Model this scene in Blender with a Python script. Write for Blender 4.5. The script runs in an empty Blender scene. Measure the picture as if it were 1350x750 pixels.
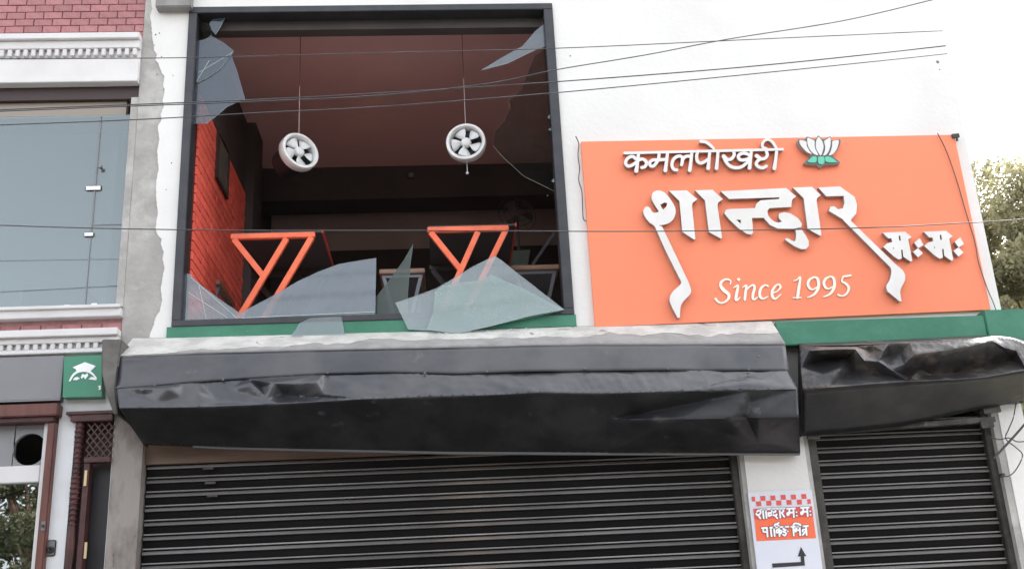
import bpy, bmesh, math, random
import numpy as np
from mathutils import Vector, Matrix, noise
from mathutils.geometry import tessellate_polygon
random.seed(7)
S = bpy.context.scene
C = S.collection
R = math.radians

# ------------------------------------------------------------------ camera
FPX, CX, CY = 1389.56, 675.0, 375.0          # focal length and centre in pixels of the 1350 px photograph
CAM = Vector((0, -7.0, 1.6))
def rotm(ax, a): return np.array(Matrix.Rotation(a, 3, ax))
BASE = np.array([[1, 0, 0], [0, 0, -1], [0, 1, 0]], float)
MC = rotm('Z', -0.0523395) @ rotm('X', -0.3276777) @ BASE @ rotm('Z', 0.0723546)   # world -> camera (x right, y down, z forward)
cd = bpy.data.cameras.new('camera'); cam = bpy.data.objects.new('camera', cd); C.objects.link(cam)
cd.sensor_width = 36; cd.lens = FPX * 36 / 1350; cd.clip_start = 0.05; cd.clip_end = 2000
rw = MC.T @ np.diag([1, -1, -1])
mw = Matrix([list(rw[i]) + [CAM[i]] for i in range(3)] + [[0, 0, 0, 1]])
cam.matrix_world = mw
S.camera = cam

# ------------------------------------------------------------------ world, sun, exposure
W = bpy.data.worlds.new('World'); S.world = W; W.use_nodes = True
wn = W.node_tree; wn.nodes.clear()
SUN_EL, SUN_AZ = R(46), R(48)               # azimuth clockwise from +Y
sky = wn.nodes.new('ShaderNodeTexSky'); sky.sky_type = 'NISHITA'; sky.sun_disc = False
sky.sun_elevation = SUN_EL; sky.sun_rotation = SUN_AZ; sky.air_density = 1.0; sky.dust_density = 4.0; sky.ozone_density = 1.0
hs = wn.nodes.new('ShaderNodeHueSaturation'); hs.inputs['Saturation'].default_value = 0.2; hs.inputs['Value'].default_value = 1.4
bg = wn.nodes.new('ShaderNodeBackground'); bg.inputs['Strength'].default_value = 0.15
wo = wn.nodes.new('ShaderNodeOutputWorld')
wn.links.new(sky.outputs[0], hs.inputs['Color']); wn.links.new(hs.outputs[0], bg.inputs['Color']); wn.links.new(bg.outputs[0], wo.inputs[0])
sd = bpy.data.lights.new('sun', 'SUN'); sd.energy = 2.2; sd.angle = R(4); sd.color = (1, 0.95, 0.88)
so = bpy.data.objects.new('sun', sd); C.objects.link(so)
sdir = Vector((math.sin(SUN_AZ) * math.cos(SUN_EL), math.cos(SUN_AZ) * math.cos(SUN_EL), math.sin(SUN_EL)))
so.rotation_euler = sdir.to_track_quat('Z', 'Y').to_euler(); so.location = sdir * 30
S.view_settings.view_transform = 'Standard'; S.view_settings.look = 'None'
S.view_settings.exposure = 2.0; S.view_settings.gamma = 1.0; S.view_settings.use_curve_mapping = False

# ------------------------------------------------------------------ pixel -> place helpers
def at(px, py, Y=0.0):
    d = MC.T @ np.array([px - CX, py - CY, FPX]); t = (Y - CAM.y) / d[1]
    return Vector((d[0] * t + CAM.x, Y, d[2] * t + CAM.z))
def xat(px, py, Y=0.0): return at(px, py, Y).x
def zat(px, py, Y=0.0): return at(px, py, Y).z

# ------------------------------------------------------------------ materials
MATS = {}
def mat(name, col, rough=0.6, metal=0.0, col2=None, scale=6.0, lo=0.4, hi=0.6, detail=6.0, bump=0.0, bscale=40.0,
        objvar=0.0, spec=0.5, stretch=None, col3=None, scale3=1.5, lo3=0.55, hi3=0.62, rough2=None, coat=0.0):
    m = bpy.data.materials.new(name); m.use_nodes = True; nt = m.node_tree; n = nt.nodes; L = nt.links
    p = n['Principled BSDF']; p.inputs['Roughness'].default_value = rough; p.inputs['Metallic'].default_value = metal
    p.inputs['Specular IOR Level'].default_value = spec
    if coat: p.inputs['Coat Weight'].default_value = coat; p.inputs['Coat Roughness'].default_value = 0.15
    tc = n.new('ShaderNodeTexCoord'); src = tc.outputs['Object']
    if stretch:
        mp = n.new('ShaderNodeMapping'); mp.inputs['Scale'].default_value = stretch; L.new(src, mp.inputs[0]); src = mp.outputs[0]
    def nz(sc, det, lo, hi):
        t = n.new('ShaderNodeTexNoise'); t.inputs['Scale'].default_value = sc; t.inputs['Detail'].default_value = det; t.inputs['Roughness'].default_value = 0.62
        L.new(src, t.inputs[0]); r = n.new('ShaderNodeMapRange'); r.inputs[1].default_value = lo; r.inputs[2].default_value = hi
        L.new(t.outputs[0], r.inputs[0]); return r.outputs[0]
    def mix(f, a, b):
        x = n.new('ShaderNodeMix'); x.data_type = 'RGBA'; L.new(f, x.inputs[0])
        for s, v in ((6, a), (7, b)):
            if isinstance(v, tuple): x.inputs[s].default_value = (*v, 1)
            else: L.new(v, x.inputs[s])
        return x.outputs[2]
    out = None
    if col2:
        f = nz(scale, detail, lo, hi); out = mix(f, tuple(col), tuple(col2))
        if rough2 is not None:
            r = n.new('ShaderNodeMapRange'); r.inputs[3].default_value = rough; r.inputs[4].default_value = rough2; L.new(f, r.inputs[0]); L.new(r.outputs[0], p.inputs['Roughness'])
    if col3:
        out = mix(nz(scale3, 8, lo3, hi3), out if out is not None else tuple(col), tuple(col3))
    if objvar:
        oi = n.new('ShaderNodeObjectInfo'); r = n.new('ShaderNodeMapRange'); r.inputs[3].default_value = 1 - objvar; r.inputs[4].default_value = 1 + objvar
        L.new(oi.outputs['Random'], r.inputs[0]); h = n.new('ShaderNodeHueSaturation'); L.new(r.outputs[0], h.inputs['Value'])
        if out is None: h.inputs['Color'].default_value = (*col, 1)
        else: L.new(out, h.inputs['Color'])
        out = h.outputs[0]
    if out is None: p.inputs['Base Color'].default_value = (*col, 1)
    else: L.new(out, p.inputs['Base Color'])
    if bump:
        t = n.new('ShaderNodeTexNoise'); t.inputs['Scale'].default_value = bscale; t.inputs['Detail'].default_value = 5; L.new(src, t.inputs[0])
        b = n.new('ShaderNodeBump'); b.inputs['Strength'].default_value = bump; b.inputs['Distance'].default_value = 0.01
        L.new(t.outputs[0], b.inputs['Height']); L.new(b.outputs[0], p.inputs['Normal'])
    MATS[name] = m; return m
def leafy(name, c1, c2, c3):
    m = mat(name, c1, 0.55, col2=c2, scale=.9, lo=.4, hi=.6, col3=c3, scale3=1.3, lo3=.5, hi3=.6, objvar=0); nt = m.node_tree; p = nt.nodes['Principled BSDF']
    out = [n for n in nt.nodes if n.type == 'OUTPUT_MATERIAL'][0]; t = nt.nodes.new('ShaderNodeBsdfTranslucent'); x = nt.nodes.new('ShaderNodeMixShader'); x.inputs[0].default_value = .5
    nt.links.new(p.inputs['Base Color'].links[0].from_socket, t.inputs[0]); nt.links.new(p.outputs[0], x.inputs[1]); nt.links.new(t.outputs[0], x.inputs[2]); nt.links.new(x.outputs[0], out.inputs[0]); return m
def glass(name, col, opac, rough=0.08, tint=(0.8, 0.86, 0.86), gloss=0.3, nscale=5.0, var=0.25):
    m = bpy.data.materials.new(name); m.use_nodes = True; nt = m.node_tree; n = nt.nodes; L = nt.links; n.clear()
    o = n.new('ShaderNodeOutputMaterial'); tr = n.new('ShaderNodeBsdfTransparent'); tr.inputs[0].default_value = (*tint, 1)
    df = n.new('ShaderNodeBsdfDiffuse'); df.inputs[0].default_value = (*col, 1)
    gl = n.new('ShaderNodeBsdfGlossy'); gl.inputs[1].default_value = rough; gl.inputs[0].default_value = (0.9, 0.95, 1, 1)
    m1 = n.new('ShaderNodeMixShader'); m2 = n.new('ShaderNodeMixShader')
    tc = n.new('ShaderNodeTexCoord'); t = n.new('ShaderNodeTexNoise'); t.inputs['Scale'].default_value = nscale; t.inputs['Detail'].default_value = 5; L.new(tc.outputs['Object'], t.inputs[0])
    r = n.new('ShaderNodeMapRange'); r.inputs[1].default_value = 0.3; r.inputs[2].default_value = 0.7; r.inputs[3].default_value = max(0, opac - var); r.inputs[4].default_value = min(1, opac + var)
    L.new(t.outputs[0], r.inputs[0]); L.new(r.outputs[0], m1.inputs[0]); L.new(tr.outputs[0], m1.inputs[1]); L.new(df.outputs[0], m1.inputs[2])
    fr = n.new('ShaderNodeLayerWeight'); fr.inputs[0].default_value = 0.35
    r2 = n.new('ShaderNodeMapRange'); r2.inputs[3].default_value = gloss; r2.inputs[4].default_value = min(.9, gloss * 5); L.new(fr.outputs['Fresnel'], r2.inputs[0])
    L.new(r2.outputs[0], m2.inputs[0]); L.new(m1.outputs[0], m2.inputs[1]); L.new(gl.outputs[0], m2.inputs[2]); L.new(m2.outputs[0], o.inputs[0])
    MATS[name] = m; return m

WHITE = mat('white_wall_paint', (0.70, 0.695, 0.68), 0.75, col2=(0.62, 0.61, 0.59), scale=1.1, lo=.42, hi=.8, col3=(0.5, 0.46, 0.4), scale3=11, lo3=.73, hi3=.78, bump=.25, bscale=30)
PLASTER = mat('bare_grey_plaster', (0.38, 0.37, 0.35), 0.9, col2=(0.28, 0.27, 0.26), scale=5, lo=.35, hi=.7, col3=(0.48, 0.475, 0.46), scale3=2.3, lo3=.52, hi3=.66, bump=.6, bscale=25)
PIER = mat('weathered_pier_plaster', (0.28, 0.255, 0.235), 0.9, col2=(0.13, 0.11, 0.10), scale=3.2, lo=.45, hi=.66, col3=(0.09, 0.085, 0.08), scale3=7, lo3=.62, hi3=.68, bump=.7, bscale=22, stretch=(1.6, 1, .7))
CONC = mat('canopy_concrete', (0.27, 0.265, 0.26), 0.9, col2=(0.2, 0.195, 0.19), scale=7, lo=.4, hi=.68, col3=(0.28, 0.275, 0.27), scale3=4, lo3=.6, hi3=.66, bump=.6, bscale=30)
CONCD = mat('dark_concrete', (0.15, 0.145, 0.135), 0.9, col2=(0.085, 0.08, 0.075), scale=5, lo=.35, hi=.65, bump=.6, bscale=25)
WPAINT = mat('white_drip_paint', (0.5, 0.49, 0.46), 0.8, col2=(0.36, 0.35, 0.33), scale=5, bump=.4)
FRAME = mat('charcoal_aluminium', (0.027, 0.029, 0.035), 0.42, 0.3, col2=(0.038, 0.039, 0.044), scale=8)
GREEN = mat('green_painted_band', (0.025, 0.15, 0.09), 0.55, col2=(0.04, 0.19, 0.12), scale=3, col3=(0.3, 0.4, 0.34), scale3=22, lo3=.72, hi3=.75, bump=.25, bscale=20)
ORANGE = mat('orange_sign_panel', (0.80, 0.225, 0.12), 0.55, col2=(0.83, 0.25, 0.135), scale=.7, lo=.3, hi=.7, spec=.3, bump=.05, bscale=3)
LFACE = mat('white_letter_acrylic', (0.70, 0.69, 0.68), 0.4, col2=(0.64, 0.63, 0.61), scale=4)
LSIDE = mat('letter_edge_bronze', (0.40, 0.31, 0.26), 0.5, 0.0, col2=(0.27, 0.2, 0.18), scale=12)
LRIM = mat('letter_shadow_backing', (0.25, 0.11, 0.1), 0.6)
CREAM = mat('cream_vinyl', (0.84, 0.76, 0.66), 0.5)
LGREEN = mat('lotus_green', (0.1, 0.5, 0.33), 0.5)
LGREY = mat('lotus_outline_grey', (0.12, 0.12, 0.13), 0.5)
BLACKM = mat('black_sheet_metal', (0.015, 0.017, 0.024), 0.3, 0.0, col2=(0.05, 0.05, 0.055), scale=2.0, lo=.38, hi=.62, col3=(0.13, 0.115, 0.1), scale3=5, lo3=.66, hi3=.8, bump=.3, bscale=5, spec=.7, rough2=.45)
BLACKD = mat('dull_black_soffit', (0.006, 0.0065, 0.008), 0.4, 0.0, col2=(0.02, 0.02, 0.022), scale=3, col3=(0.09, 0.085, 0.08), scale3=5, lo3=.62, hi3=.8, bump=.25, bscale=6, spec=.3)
CRUMP = mat('crumpled_black_sheet', (0.018, 0.018, 0.022), 0.45, 0.0, col2=(0.035, 0.032, 0.031), scale=4, col3=(0.13, 0.105, 0.09), scale3=5.5, lo3=.52, hi3=.68, bump=.5, bscale=22, spec=.55)
CHROME = mat('grey_metal_trim', (0.16, 0.16, 0.165), 0.4, 0.6)
SLAT = mat('shaded_black_slat_paint', (0.006, 0.006, 0.007), 0.5, 0.0, col2=(0.012, 0.011, 0.010), scale=3, lo=.45, hi=.85, spec=.1, stretch=(.5, 1, 3), objvar=.15, bump=.08, bscale=12)  # near black carries the shade of the slat recesses in its colour
CREST = mat('sky_lit_slat_crest', (0.155, 0.152, 0.152), 0.45, 0.0, col2=(0.075, 0.07, 0.066), scale=1.6, lo=.36, hi=.66, spec=.5, stretch=(.5, 1, 3), objvar=.18, bump=.08, bscale=12, col3=(0.16, 0.13, 0.11), scale3=1.5, lo3=.6, hi3=.75)  # lighter grey puts skylight on the slat ridge into the colour
LIP = mat('sky_lit_slat_lip', (0.29, 0.28, 0.275), 0.4, 0.0, col2=(0.16, 0.15, 0.14), scale=2.5, lo=.4, hi=.75, spec=.5, stretch=(.5, 1, 3), objvar=.15)  # pale tone paints in the bright sky line along the lip
RUSTB = mat('dusty_brown_board', (0.17, 0.115, 0.085), 0.75, col2=(0.09, 0.06, 0.047), scale=4, stretch=(.4, 1, 3), lo=.35, hi=.7)
RAIL = mat('worn_guide_rail', (0.075, 0.07, 0.063), 0.55, 0.3, col2=(0.035, 0.032, 0.03), scale=9, lo=.4, hi=.62, col3=(0.22, 0.19, 0.16), scale3=7, lo3=.66, hi3=.74)
BRICKM = mat('red_brick_paint', (0.37, 0.165, 0.17), 0.75, col2=(0.31, 0.13, 0.135), scale=14, objvar=.14, bump=.5, bscale=60)
MORTAR = mat('brick_joint', (0.42, 0.25, 0.245), 0.9, col2=(0.34, 0.18, 0.18), scale=20)
CORN = mat('white_cornice_paint', (0.64, 0.63, 0.63), 0.6, col2=(0.56, 0.55, 0.55), scale=3, lo=.4, hi=.75)
DGAP = mat('dark_brown_head', (0.035, 0.017, 0.017), 0.5)
TANF = mat('taupe_blind_box', (0.17, 0.15, 0.125), 0.6)
SALMON = mat('inner_room_wall', (0.52, 0.55, 0.52), 0.8)
REDWOOD = mat('red_brown_wood', (0.14, 0.047, 0.034), 0.5, col2=(0.09, 0.028, 0.022), scale=5, stretch=(4, 4, .7), lo=.35, hi=.65, bump=.2)
CARVED = mat('carved_dark_wood', (0.07, 0.019, 0.018), 0.5, col2=(0.04, 0.012, 0.012), scale=9, bump=.35)
DARKDOOR = mat('dark_doorway_wood', (0.05, 0.022, 0.02), 0.5, col2=(0.03, 0.015, 0.014), scale=5)
BRASS = mat('brass_hinge', (0.5, 0.4, 0.24), 0.4, 0.6)
GREYS = mat('grey_sign_panel', (0.19, 0.19, 0.2), 0.55, col2=(0.21, 0.21, 0.222), scale=1.2)
GSIGN = mat('green_sign_acrylic', (0.025, 0.19, 0.11), 0.35, col2=(0.03, 0.21, 0.125), scale=2)
SIGNW = mat('sign_print_white', (0.82, 0.84, 0.86), 0.5)
LGPANEL = mat('light_grey_panel', (0.24, 0.24, 0.255), 0.5, col2=(0.21, 0.21, 0.22), scale=2)
BLACKH = mat('black_opening', (0.006, 0.006, 0.006), 0.8)
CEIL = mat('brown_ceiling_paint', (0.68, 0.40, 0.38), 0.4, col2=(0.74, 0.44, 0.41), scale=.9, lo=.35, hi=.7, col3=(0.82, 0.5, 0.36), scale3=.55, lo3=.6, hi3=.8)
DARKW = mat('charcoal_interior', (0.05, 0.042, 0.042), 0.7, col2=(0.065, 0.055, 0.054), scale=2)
BACKW = mat('brown_back_wall', (0.5, 0.39, 0.37), 0.6, col2=(0.45, 0.35, 0.33), scale=1.5)
OBRICK = mat('orange_red_brick_paint', (0.92, 0.16, 0.11), 0.5, col2=(0.86, 0.13, 0.09), scale=12, objvar=.12, bump=.3, bscale=60)
OJOINT = mat('orange_brick_joint', (0.1, 0.014, 0.01), 0.8)
FLOORM = mat('room_floor_tile', (0.7, 0.66, 0.62), 0.5)
OSTEEL = mat('orange_powder_coated_steel', (0.9, 0.165, 0.06), 0.4, col2=(0.8, 0.13, 0.045), scale=9)
TOPW = mat('table_wood', (0.36, 0.22, 0.15), 0.45, col2=(0.26, 0.15, 0.1), scale=8, stretch=(.6, 4, 4))
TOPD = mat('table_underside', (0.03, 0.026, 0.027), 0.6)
GSTEEL = mat('grey_table_steel', (0.16, 0.17, 0.2), 0.4, 0.2)
FANW = mat('white_fan_plastic', (0.78, 0.78, 0.78), 0.35, col2=(0.66, 0.66, 0.65), scale=12)
FANB = mat('fan_blade_plastic', (0.68, 0.69, 0.7), 0.35)
FANK = mat('black_fan_housing', (0.012, 0.012, 0.014), 0.5)
RODM = mat('pale_rod', (0.45, 0.4, 0.4), 0.4, 0.4)
RODR = mat('dark_red_rod', (0.1, 0.02, 0.02), 0.5)
CABLE = mat('black_cable_rubber', (0.05, 0.05, 0.055), 0.6)
POSTER = mat('poster_white', (0.6, 0.62, 0.7), 0.55, col2=(0.64, 0.66, 0.72), scale=2)
PRED = mat('poster_red', (0.66, 0.085, 0.07), 0.55)
PORANGE = mat('poster_orange', (0.82, 0.15, 0.06), 0.55)
PINK = mat('poster_arrow_black', (0.02, 0.02, 0.025), 0.5)
PBLUE = mat('poster_letter_edge', (0.12, 0.07, 0.12), 0.5)
LEAF = leafy('olive_leaf', (0.26, 0.25, 0.14), (0.36, 0.33, 0.19), (0.15, 0.15, 0.09))
LEAFD = leafy('deep_green_leaf', (0.07, 0.09, 0.04), (0.12, 0.125, 0.06), (0.05, 0.06, 0.03))
BARK = mat('reddish_bark', (0.2, 0.12, 0.08), 0.9, col2=(0.12, 0.07, 0.05), scale=9, bump=.8, bscale=30)
ASPH = mat('asphalt', (0.06, 0.058, 0.056), 0.9, col2=(0.05, 0.048, 0.047), scale=3, bump=.4, bscale=80)
PAVE = mat('pavement_concrete', (0.3, 0.29, 0.27), 0.9, col2=(0.24, 0.23, 0.22), scale=3, bump=.3, bscale=40)
ROADW = mat('road_marking', (0.7, 0.7, 0.68), 0.8, col2=(0.5, 0.5, 0.49), scale=20)
G_LIGHT = glass('dusty_sky_pale_glass', (0.12, 0.14, 0.165), .45, gloss=.055)  # diffuse paleness stands for dust and reflected white sky together
G_GREY = glass('shaded_grey_glass', (0.07, 0.085, 0.115), .5, gloss=.04)
G_CLEAR = glass('clear_broken_glass', (0.27, 0.31, 0.31), .26, gloss=.06, var=.1)
G_MINT = glass('mint_tinted_glass', (0.27, 0.35, 0.33), .5, gloss=.06, var=.1)
G_OLIVE = glass('olive_edge_glass', (0.08, 0.10, 0.085), .6, gloss=.02, var=.15)
G_DARK = glass('dark_reflecting_glass', (0.03, 0.03, 0.027), .13, gloss=.0, var=.08, tint=(.8, .8, .78))
G_PANE = glass('blue_grey_window_glass', (0.16, 0.19, 0.18), .32, gloss=.08, rough=.02, tint=(.6, .7, .72), var=.04, nscale=.6)
G_SHOP = glass('shop_window_glass', (0.05, 0.05, 0.05), .05, gloss=.25, rough=.01, tint=(.35, .36, .36), var=.02)
G_EDGE = mat('glass_broken_edge', (0.5, 0.68, 0.64), 0.2)

# ------------------------------------------------------------------ object helpers
def tag(o, label=None, cat=None, group=None, kind=None):
    if label: o['label'] = label
    if cat: o['category'] = cat
    if group: o['group'] = group
    if kind: o['kind'] = kind
    return o
def thing(name, loc, label, cat, group=None):
    o = bpy.data.objects.new(name, None); o.location = loc; C.objects.link(o); o.empty_display_size = .1
    return tag(o, label, cat, group)
def rootloc(p):
    v = Vector((0, 0, 0))
    while p is not None: v += p.location; p = p.parent
    return v
def link(name, me, parent=None, loc=None):
    o = bpy.data.objects.new(name, me); C.objects.link(o); o.parent = parent
    if loc is not None: o.location = loc
    return o
def smooth(me, ang=40):
    me.polygons.foreach_set('use_smooth', [True] * len(me.polygons))
    try: me.set_sharp_from_angle(angle=R(ang))
    except Exception: pass
class MB:
    def __init__(s): s.v = []; s.f = []; s.m = []
    def add(s, vs, fs, mi=0):
        b = len(s.v); s.v += [Vector(v) for v in vs]; s.f += [tuple(b + i for i in f) for f in fs]; s.m += [mi] * len(fs)
    def box(s, a, b, mi=0):
        (x0, y0, z0), (x1, y1, z1) = a, b
        s.add([(x0, y0, z0), (x1, y0, z0), (x1, y1, z0), (x0, y1, z0), (x0, y0, z1), (x1, y0, z1), (x1, y1, z1), (x0, y1, z1)],
              [(0, 3, 2, 1), (4, 5, 6, 7), (0, 1, 5, 4), (1, 2, 6, 5), (2, 3, 7, 6), (3, 0, 4, 7)], mi)
    def prism(s, loops, vec, mi=0, ms=None):
        """closed polygons (outer + holes) given as 3D points on one plane, pushed along vec"""
        loops = [[Vector(p) for p in l] for l in loops]; tri = tessellate_polygon(loops); flat = [p for l in loops for p in l]
        n = len(flat); vec = Vector(vec); b = len(s.v); s.v += flat + [p + vec for p in flat]
        if ms is None: ms = mi
        for t in tri:
            nn = (flat[t[1]] - flat[t[0]]).cross(flat[t[2]] - flat[t[0]])
            t = tuple(t)
            if nn.dot(vec) > 0: t = t[::-1]
            s.f.append(tuple(b + i for i in t)); s.m.append(mi); s.f.append(tuple(b + n + i for i in t[::-1])); s.m.append(mi)
        o = 0
        for l in loops:
            k = len(l)
            for i in range(k):
                j = (i + 1) % k; s.f.append((b + o + i, b + o + j, b + n + o + j, b + n + o + i)); s.m.append(ms)
            o += k
    def bar(s, a, b, w, h=None, up=(0, 1, 0), mi=0):
        a = Vector(a); b = Vector(b); h = h or w; d = (b - a).normalized(); u = Vector(up); x = d.cross(u).normalized() * w / 2; y = x.cross(d).normalized() * h / 2
        vs = [a - x - y, a + x - y, a + x + y, a - x + y, b - x - y, b + x - y, b + x + y, b - x + y]
        s.add(vs, [(0, 3, 2, 1), (4, 5, 6, 7), (0, 1, 5, 4), (1, 2, 6, 5), (2, 3, 7, 6), (3, 0, 4, 7)], mi)
    def tube(s, pts, r, n=6, mi=0, rs=None):
        pts = [Vector(p) for p in pts]; b = len(s.v)
        for i, p in enumerate(pts):
            d = (pts[min(i + 1, len(pts) - 1)] - pts[max(i - 1, 0)]).normalized()
            u = Vector((0, 0, 1)) if abs(d.z) < .9 else Vector((1, 0, 0)); x = d.cross(u).normalized(); y = x.cross(d); rr = rs[i] if rs else r
            for k in range(n):
                a = 2 * math.pi * k / n; s.v.append(p + x * math.cos(a) * rr + y * math.sin(a) * rr)
        for i in range(len(pts) - 1):
            for k in range(n):
                k2 = (k + 1) % n; s.f.append((b + i * n + k, b + i * n + k2, b + (i + 1) * n + k2, b + (i + 1) * n + k)); s.m.append(mi)
        s.f.append(tuple(b + k for k in range(n))[::-1]); s.m.append(mi)
        s.f.append(tuple(b + (len(pts) - 1) * n + k for k in range(n))); s.m.append(mi)
    def lathe(s, prof, M, n=32, mi=0, closed=False):
        """prof: (radius, height) pairs, M: matrix placing the axis"""
        b = len(s.v)
        for r, h in prof:
            for k in range(n):
                a = 2 * math.pi * k / n; s.v.append(M @ Vector((r * math.cos(a), r * math.sin(a), h)))
        m = len(prof)
        for i in range(m if closed else m - 1):
            i2 = (i + 1) % m
            for k in range(n):
                k2 = (k + 1) % n; s.f.append((b + i * n + k, b + i * n + k2, b + i2 * n + k2, b + i2 * n + k)); s.m.append(mi)
    def build(s, name, mats, parent=None, bevel=0, sm=0, fix=True):
        if not isinstance(mats, (list, tuple)): mats = [mats]
        off = rootloc(parent); me = bpy.data.meshes.new(name); me.from_pydata([tuple(v - off) for v in s.v], [], s.f)
        for m in mats: me.materials.append(m)
        if len(mats) > 1: me.polygons.foreach_set('material_index', s.m)
        bm = bmesh.new(); bm.from_mesh(me)
        if fix: bmesh.ops.recalc_face_normals(bm, faces=bm.faces)
        if bevel: bmesh.ops.bevel(bm, geom=[e for e in bm.edges if e.is_manifold and e.calc_face_angle(0) > .6], offset=bevel, segments=2, affect='EDGES', clamp_overlap=True)
        bm.to_mesh(me); bm.free()
        if sm: smooth(me, sm)
        me.update(); return link(name, me, parent)
def box(name, a, b, m, parent=None, bevel=0):
    k = MB(); k.box(a, b); return k.build(name, m, parent, bevel=bevel)
def pxpoly(name, pts, Y, depth, m, parent=None, holes=(), side=None, bevel=0):
    """plate whose outline lies on the plane y = Y and goes back by depth"""
    k = MB(); k.prism([[at(x, y, Y) for x, y in pts]] + [[at(x, y, Y) for x, y in h] for h in holes], (0, depth, 0), 0, 1 if side else None)
    return k.build(name, [m, side] if side else m, parent, bevel=bevel)

# smooth curve through points
def cr(pts, n=6, closed=False):
    out = []; P = [np.array(p, float) for p in pts]; m = len(P)
    for i in range(m if closed else m - 1):
        if closed: p0, p1, p2, p3 = P[i - 1], P[i], P[(i + 1) % m], P[(i + 2) % m]
        else: p0, p1, p2, p3 = P[max(i - 1, 0)], P[i], P[i + 1], P[min(i + 2, m - 1)]
        for k in range(n):
            t = k / n; out.append(.5 * ((2 * p1) + (-p0 + p2) * t + (2 * p0 - 5 * p1 + 4 * p2 - p3) * t * t + (-p0 + 3 * p1 - 3 * p2 + p3) * t ** 3))
    if not closed: out.append(P[-1])
    return [tuple(p) for p in out]
# outline(s) of a union of round-nibbed pen strokes: distance field + marching squares
def stroke_outlines(strokes, step):
    segs = []
    for st in strokes:
        if len(st) == 1: segs.append((st[0], st[0])); continue
        c = cr(st, 5) if len(st) > 2 else [tuple(map(float, p)) for p in st]
        segs += list(zip(c[:-1], c[1:]))
    A = np.array([a for a, b in segs], float); B = np.array([b for a, b in segs], float)
    rm = max(A[:, 2].max(), B[:, 2].max()) + 2 * step
    x0 = min(A[:, 0].min(), B[:, 0].min()) - rm; x1 = max(A[:, 0].max(), B[:, 0].max()) + rm
    y0 = min(A[:, 1].min(), B[:, 1].min()) - rm; y1 = max(A[:, 1].max(), B[:, 1].max()) + rm
    xs = np.arange(x0, x1 + step, step); ys = np.arange(y0, y1 + step, step); X, Y = np.meshgrid(xs, ys)
    F = np.full(X.shape, 1e9)
    for a, b in zip(A, B):
        dx, dy = b[0] - a[0], b[1] - a[1]; L2 = dx * dx + dy * dy
        t = np.clip(((X - a[0]) * dx + (Y - a[1]) * dy) / L2, 0, 1) if L2 > 0 else 0 * X
        F = np.minimum(F, np.hypot(X - a[0] - t * dx, Y - a[1] - t * dy) - (a[2] + t * (b[2] - a[2])))
    F[F == 0] = 1e-6; I = F < 0; nxt = {}
    def pt(i, j, e):
        if e == 0: t = F[i, j] / (F[i, j] - F[i, j + 1]); return (xs[j] + t * step, ys[i])
        t = F[i, j] / (F[i, j] - F[i + 1, j]); return (xs[j], ys[i] + t * step)
    code = I[:-1, :-1] * 1 + I[:-1, 1:] * 2 + I[1:, 1:] * 4 + I[1:, :-1] * 8
    T = {1: [('l', 't')], 2: [('t', 'r')], 3: [('l', 'r')], 4: [('r', 'b')], 5: [('l', 't'), ('r', 'b')], 6: [('t', 'b')], 7: [('l', 'b')], 8: [('b', 'l')], 9: [('b', 't')], 10: [('t', 'r'), ('b', 'l')],
         11: [('b', 'r')], 12: [('r', 'l')], 13: [('r', 't')], 14: [('t', 'l')]}
    for i, j in zip(*np.nonzero((code > 0) & (code < 15))):
        E_ = {'t': (i, j, 0), 'b': (i + 1, j, 0), 'l': (i, j, 1), 'r': (i, j + 1, 1)}
        for a, b in T[int(code[i, j])]: nxt[E_[a]] = E_[b]
    loops = []
    while nxt:
        k, v = nxt.popitem(); l = [k]; 
        while v != k:
            l.append(v); v = nxt.pop(v)
        p = [pt(*e) for e in l]
        # thin out nearly straight runs
        q = [p[0]]
        for a in range(1, len(p) - 1):
            u = np.array(p[a]) - q[-1]; w = np.array(p[a + 1]) - p[a]
            if abs(u[0] * w[1] - u[1] * w[0]) > .12 * step * np.hypot(*w) or np.hypot(*u) > 8 * step: q.append(p[a])
        q.append(p[-1])
        if len(q) > 3: loops.append(q)
    def area(l): return .5 * sum(l[i - 1][0] * l[i][1] - l[i][0] * l[i - 1][1] for i in range(len(l)))
    def inside(p, l):
        c = False
        for i in range(len(l)):
            (ax, ay), (bx, by) = l[i - 1], l[i]
            if (ay > p[1]) != (by > p[1]) and p[0] < (bx - ax) * (p[1] - ay) / (by - ay) + ax: c = not c
        return c
    big = max(loops, key=lambda l: abs(area(l))); sg = area(big) > 0
    outs = [l for l in loops if (area(l) > 0) == sg]; hol = [l for l in loops if (area(l) > 0) != sg]
    return [[o] + [h for h in hol if inside(h[0], o)] for o in outs]
def pen(name, strokes, tr, Y, depth, m, parent, side=None, step=4.0, label=None, grow=0):
    """tr maps the pen's own coordinates to photograph pixels"""
    k = MB()
    st = [[(p[0], p[1], p[2] + grow) for p in s] for s in strokes]
    for g in stroke_outlines(st, step): k.prism([[at(*tr(x, y), Y) for x, y in l] for l in g], (0, depth, 0), 0, 1 if side else None)
    o = k.build(name, [m, side] if side else m, parent)
    if label: o['label'] = label
    return o
def T(ox, oy, sc): return lambda x, y: (ox + x / sc, oy + y / sc)
def mp(tr, pts): return [tr(x, y) for x, y in pts]

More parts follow.
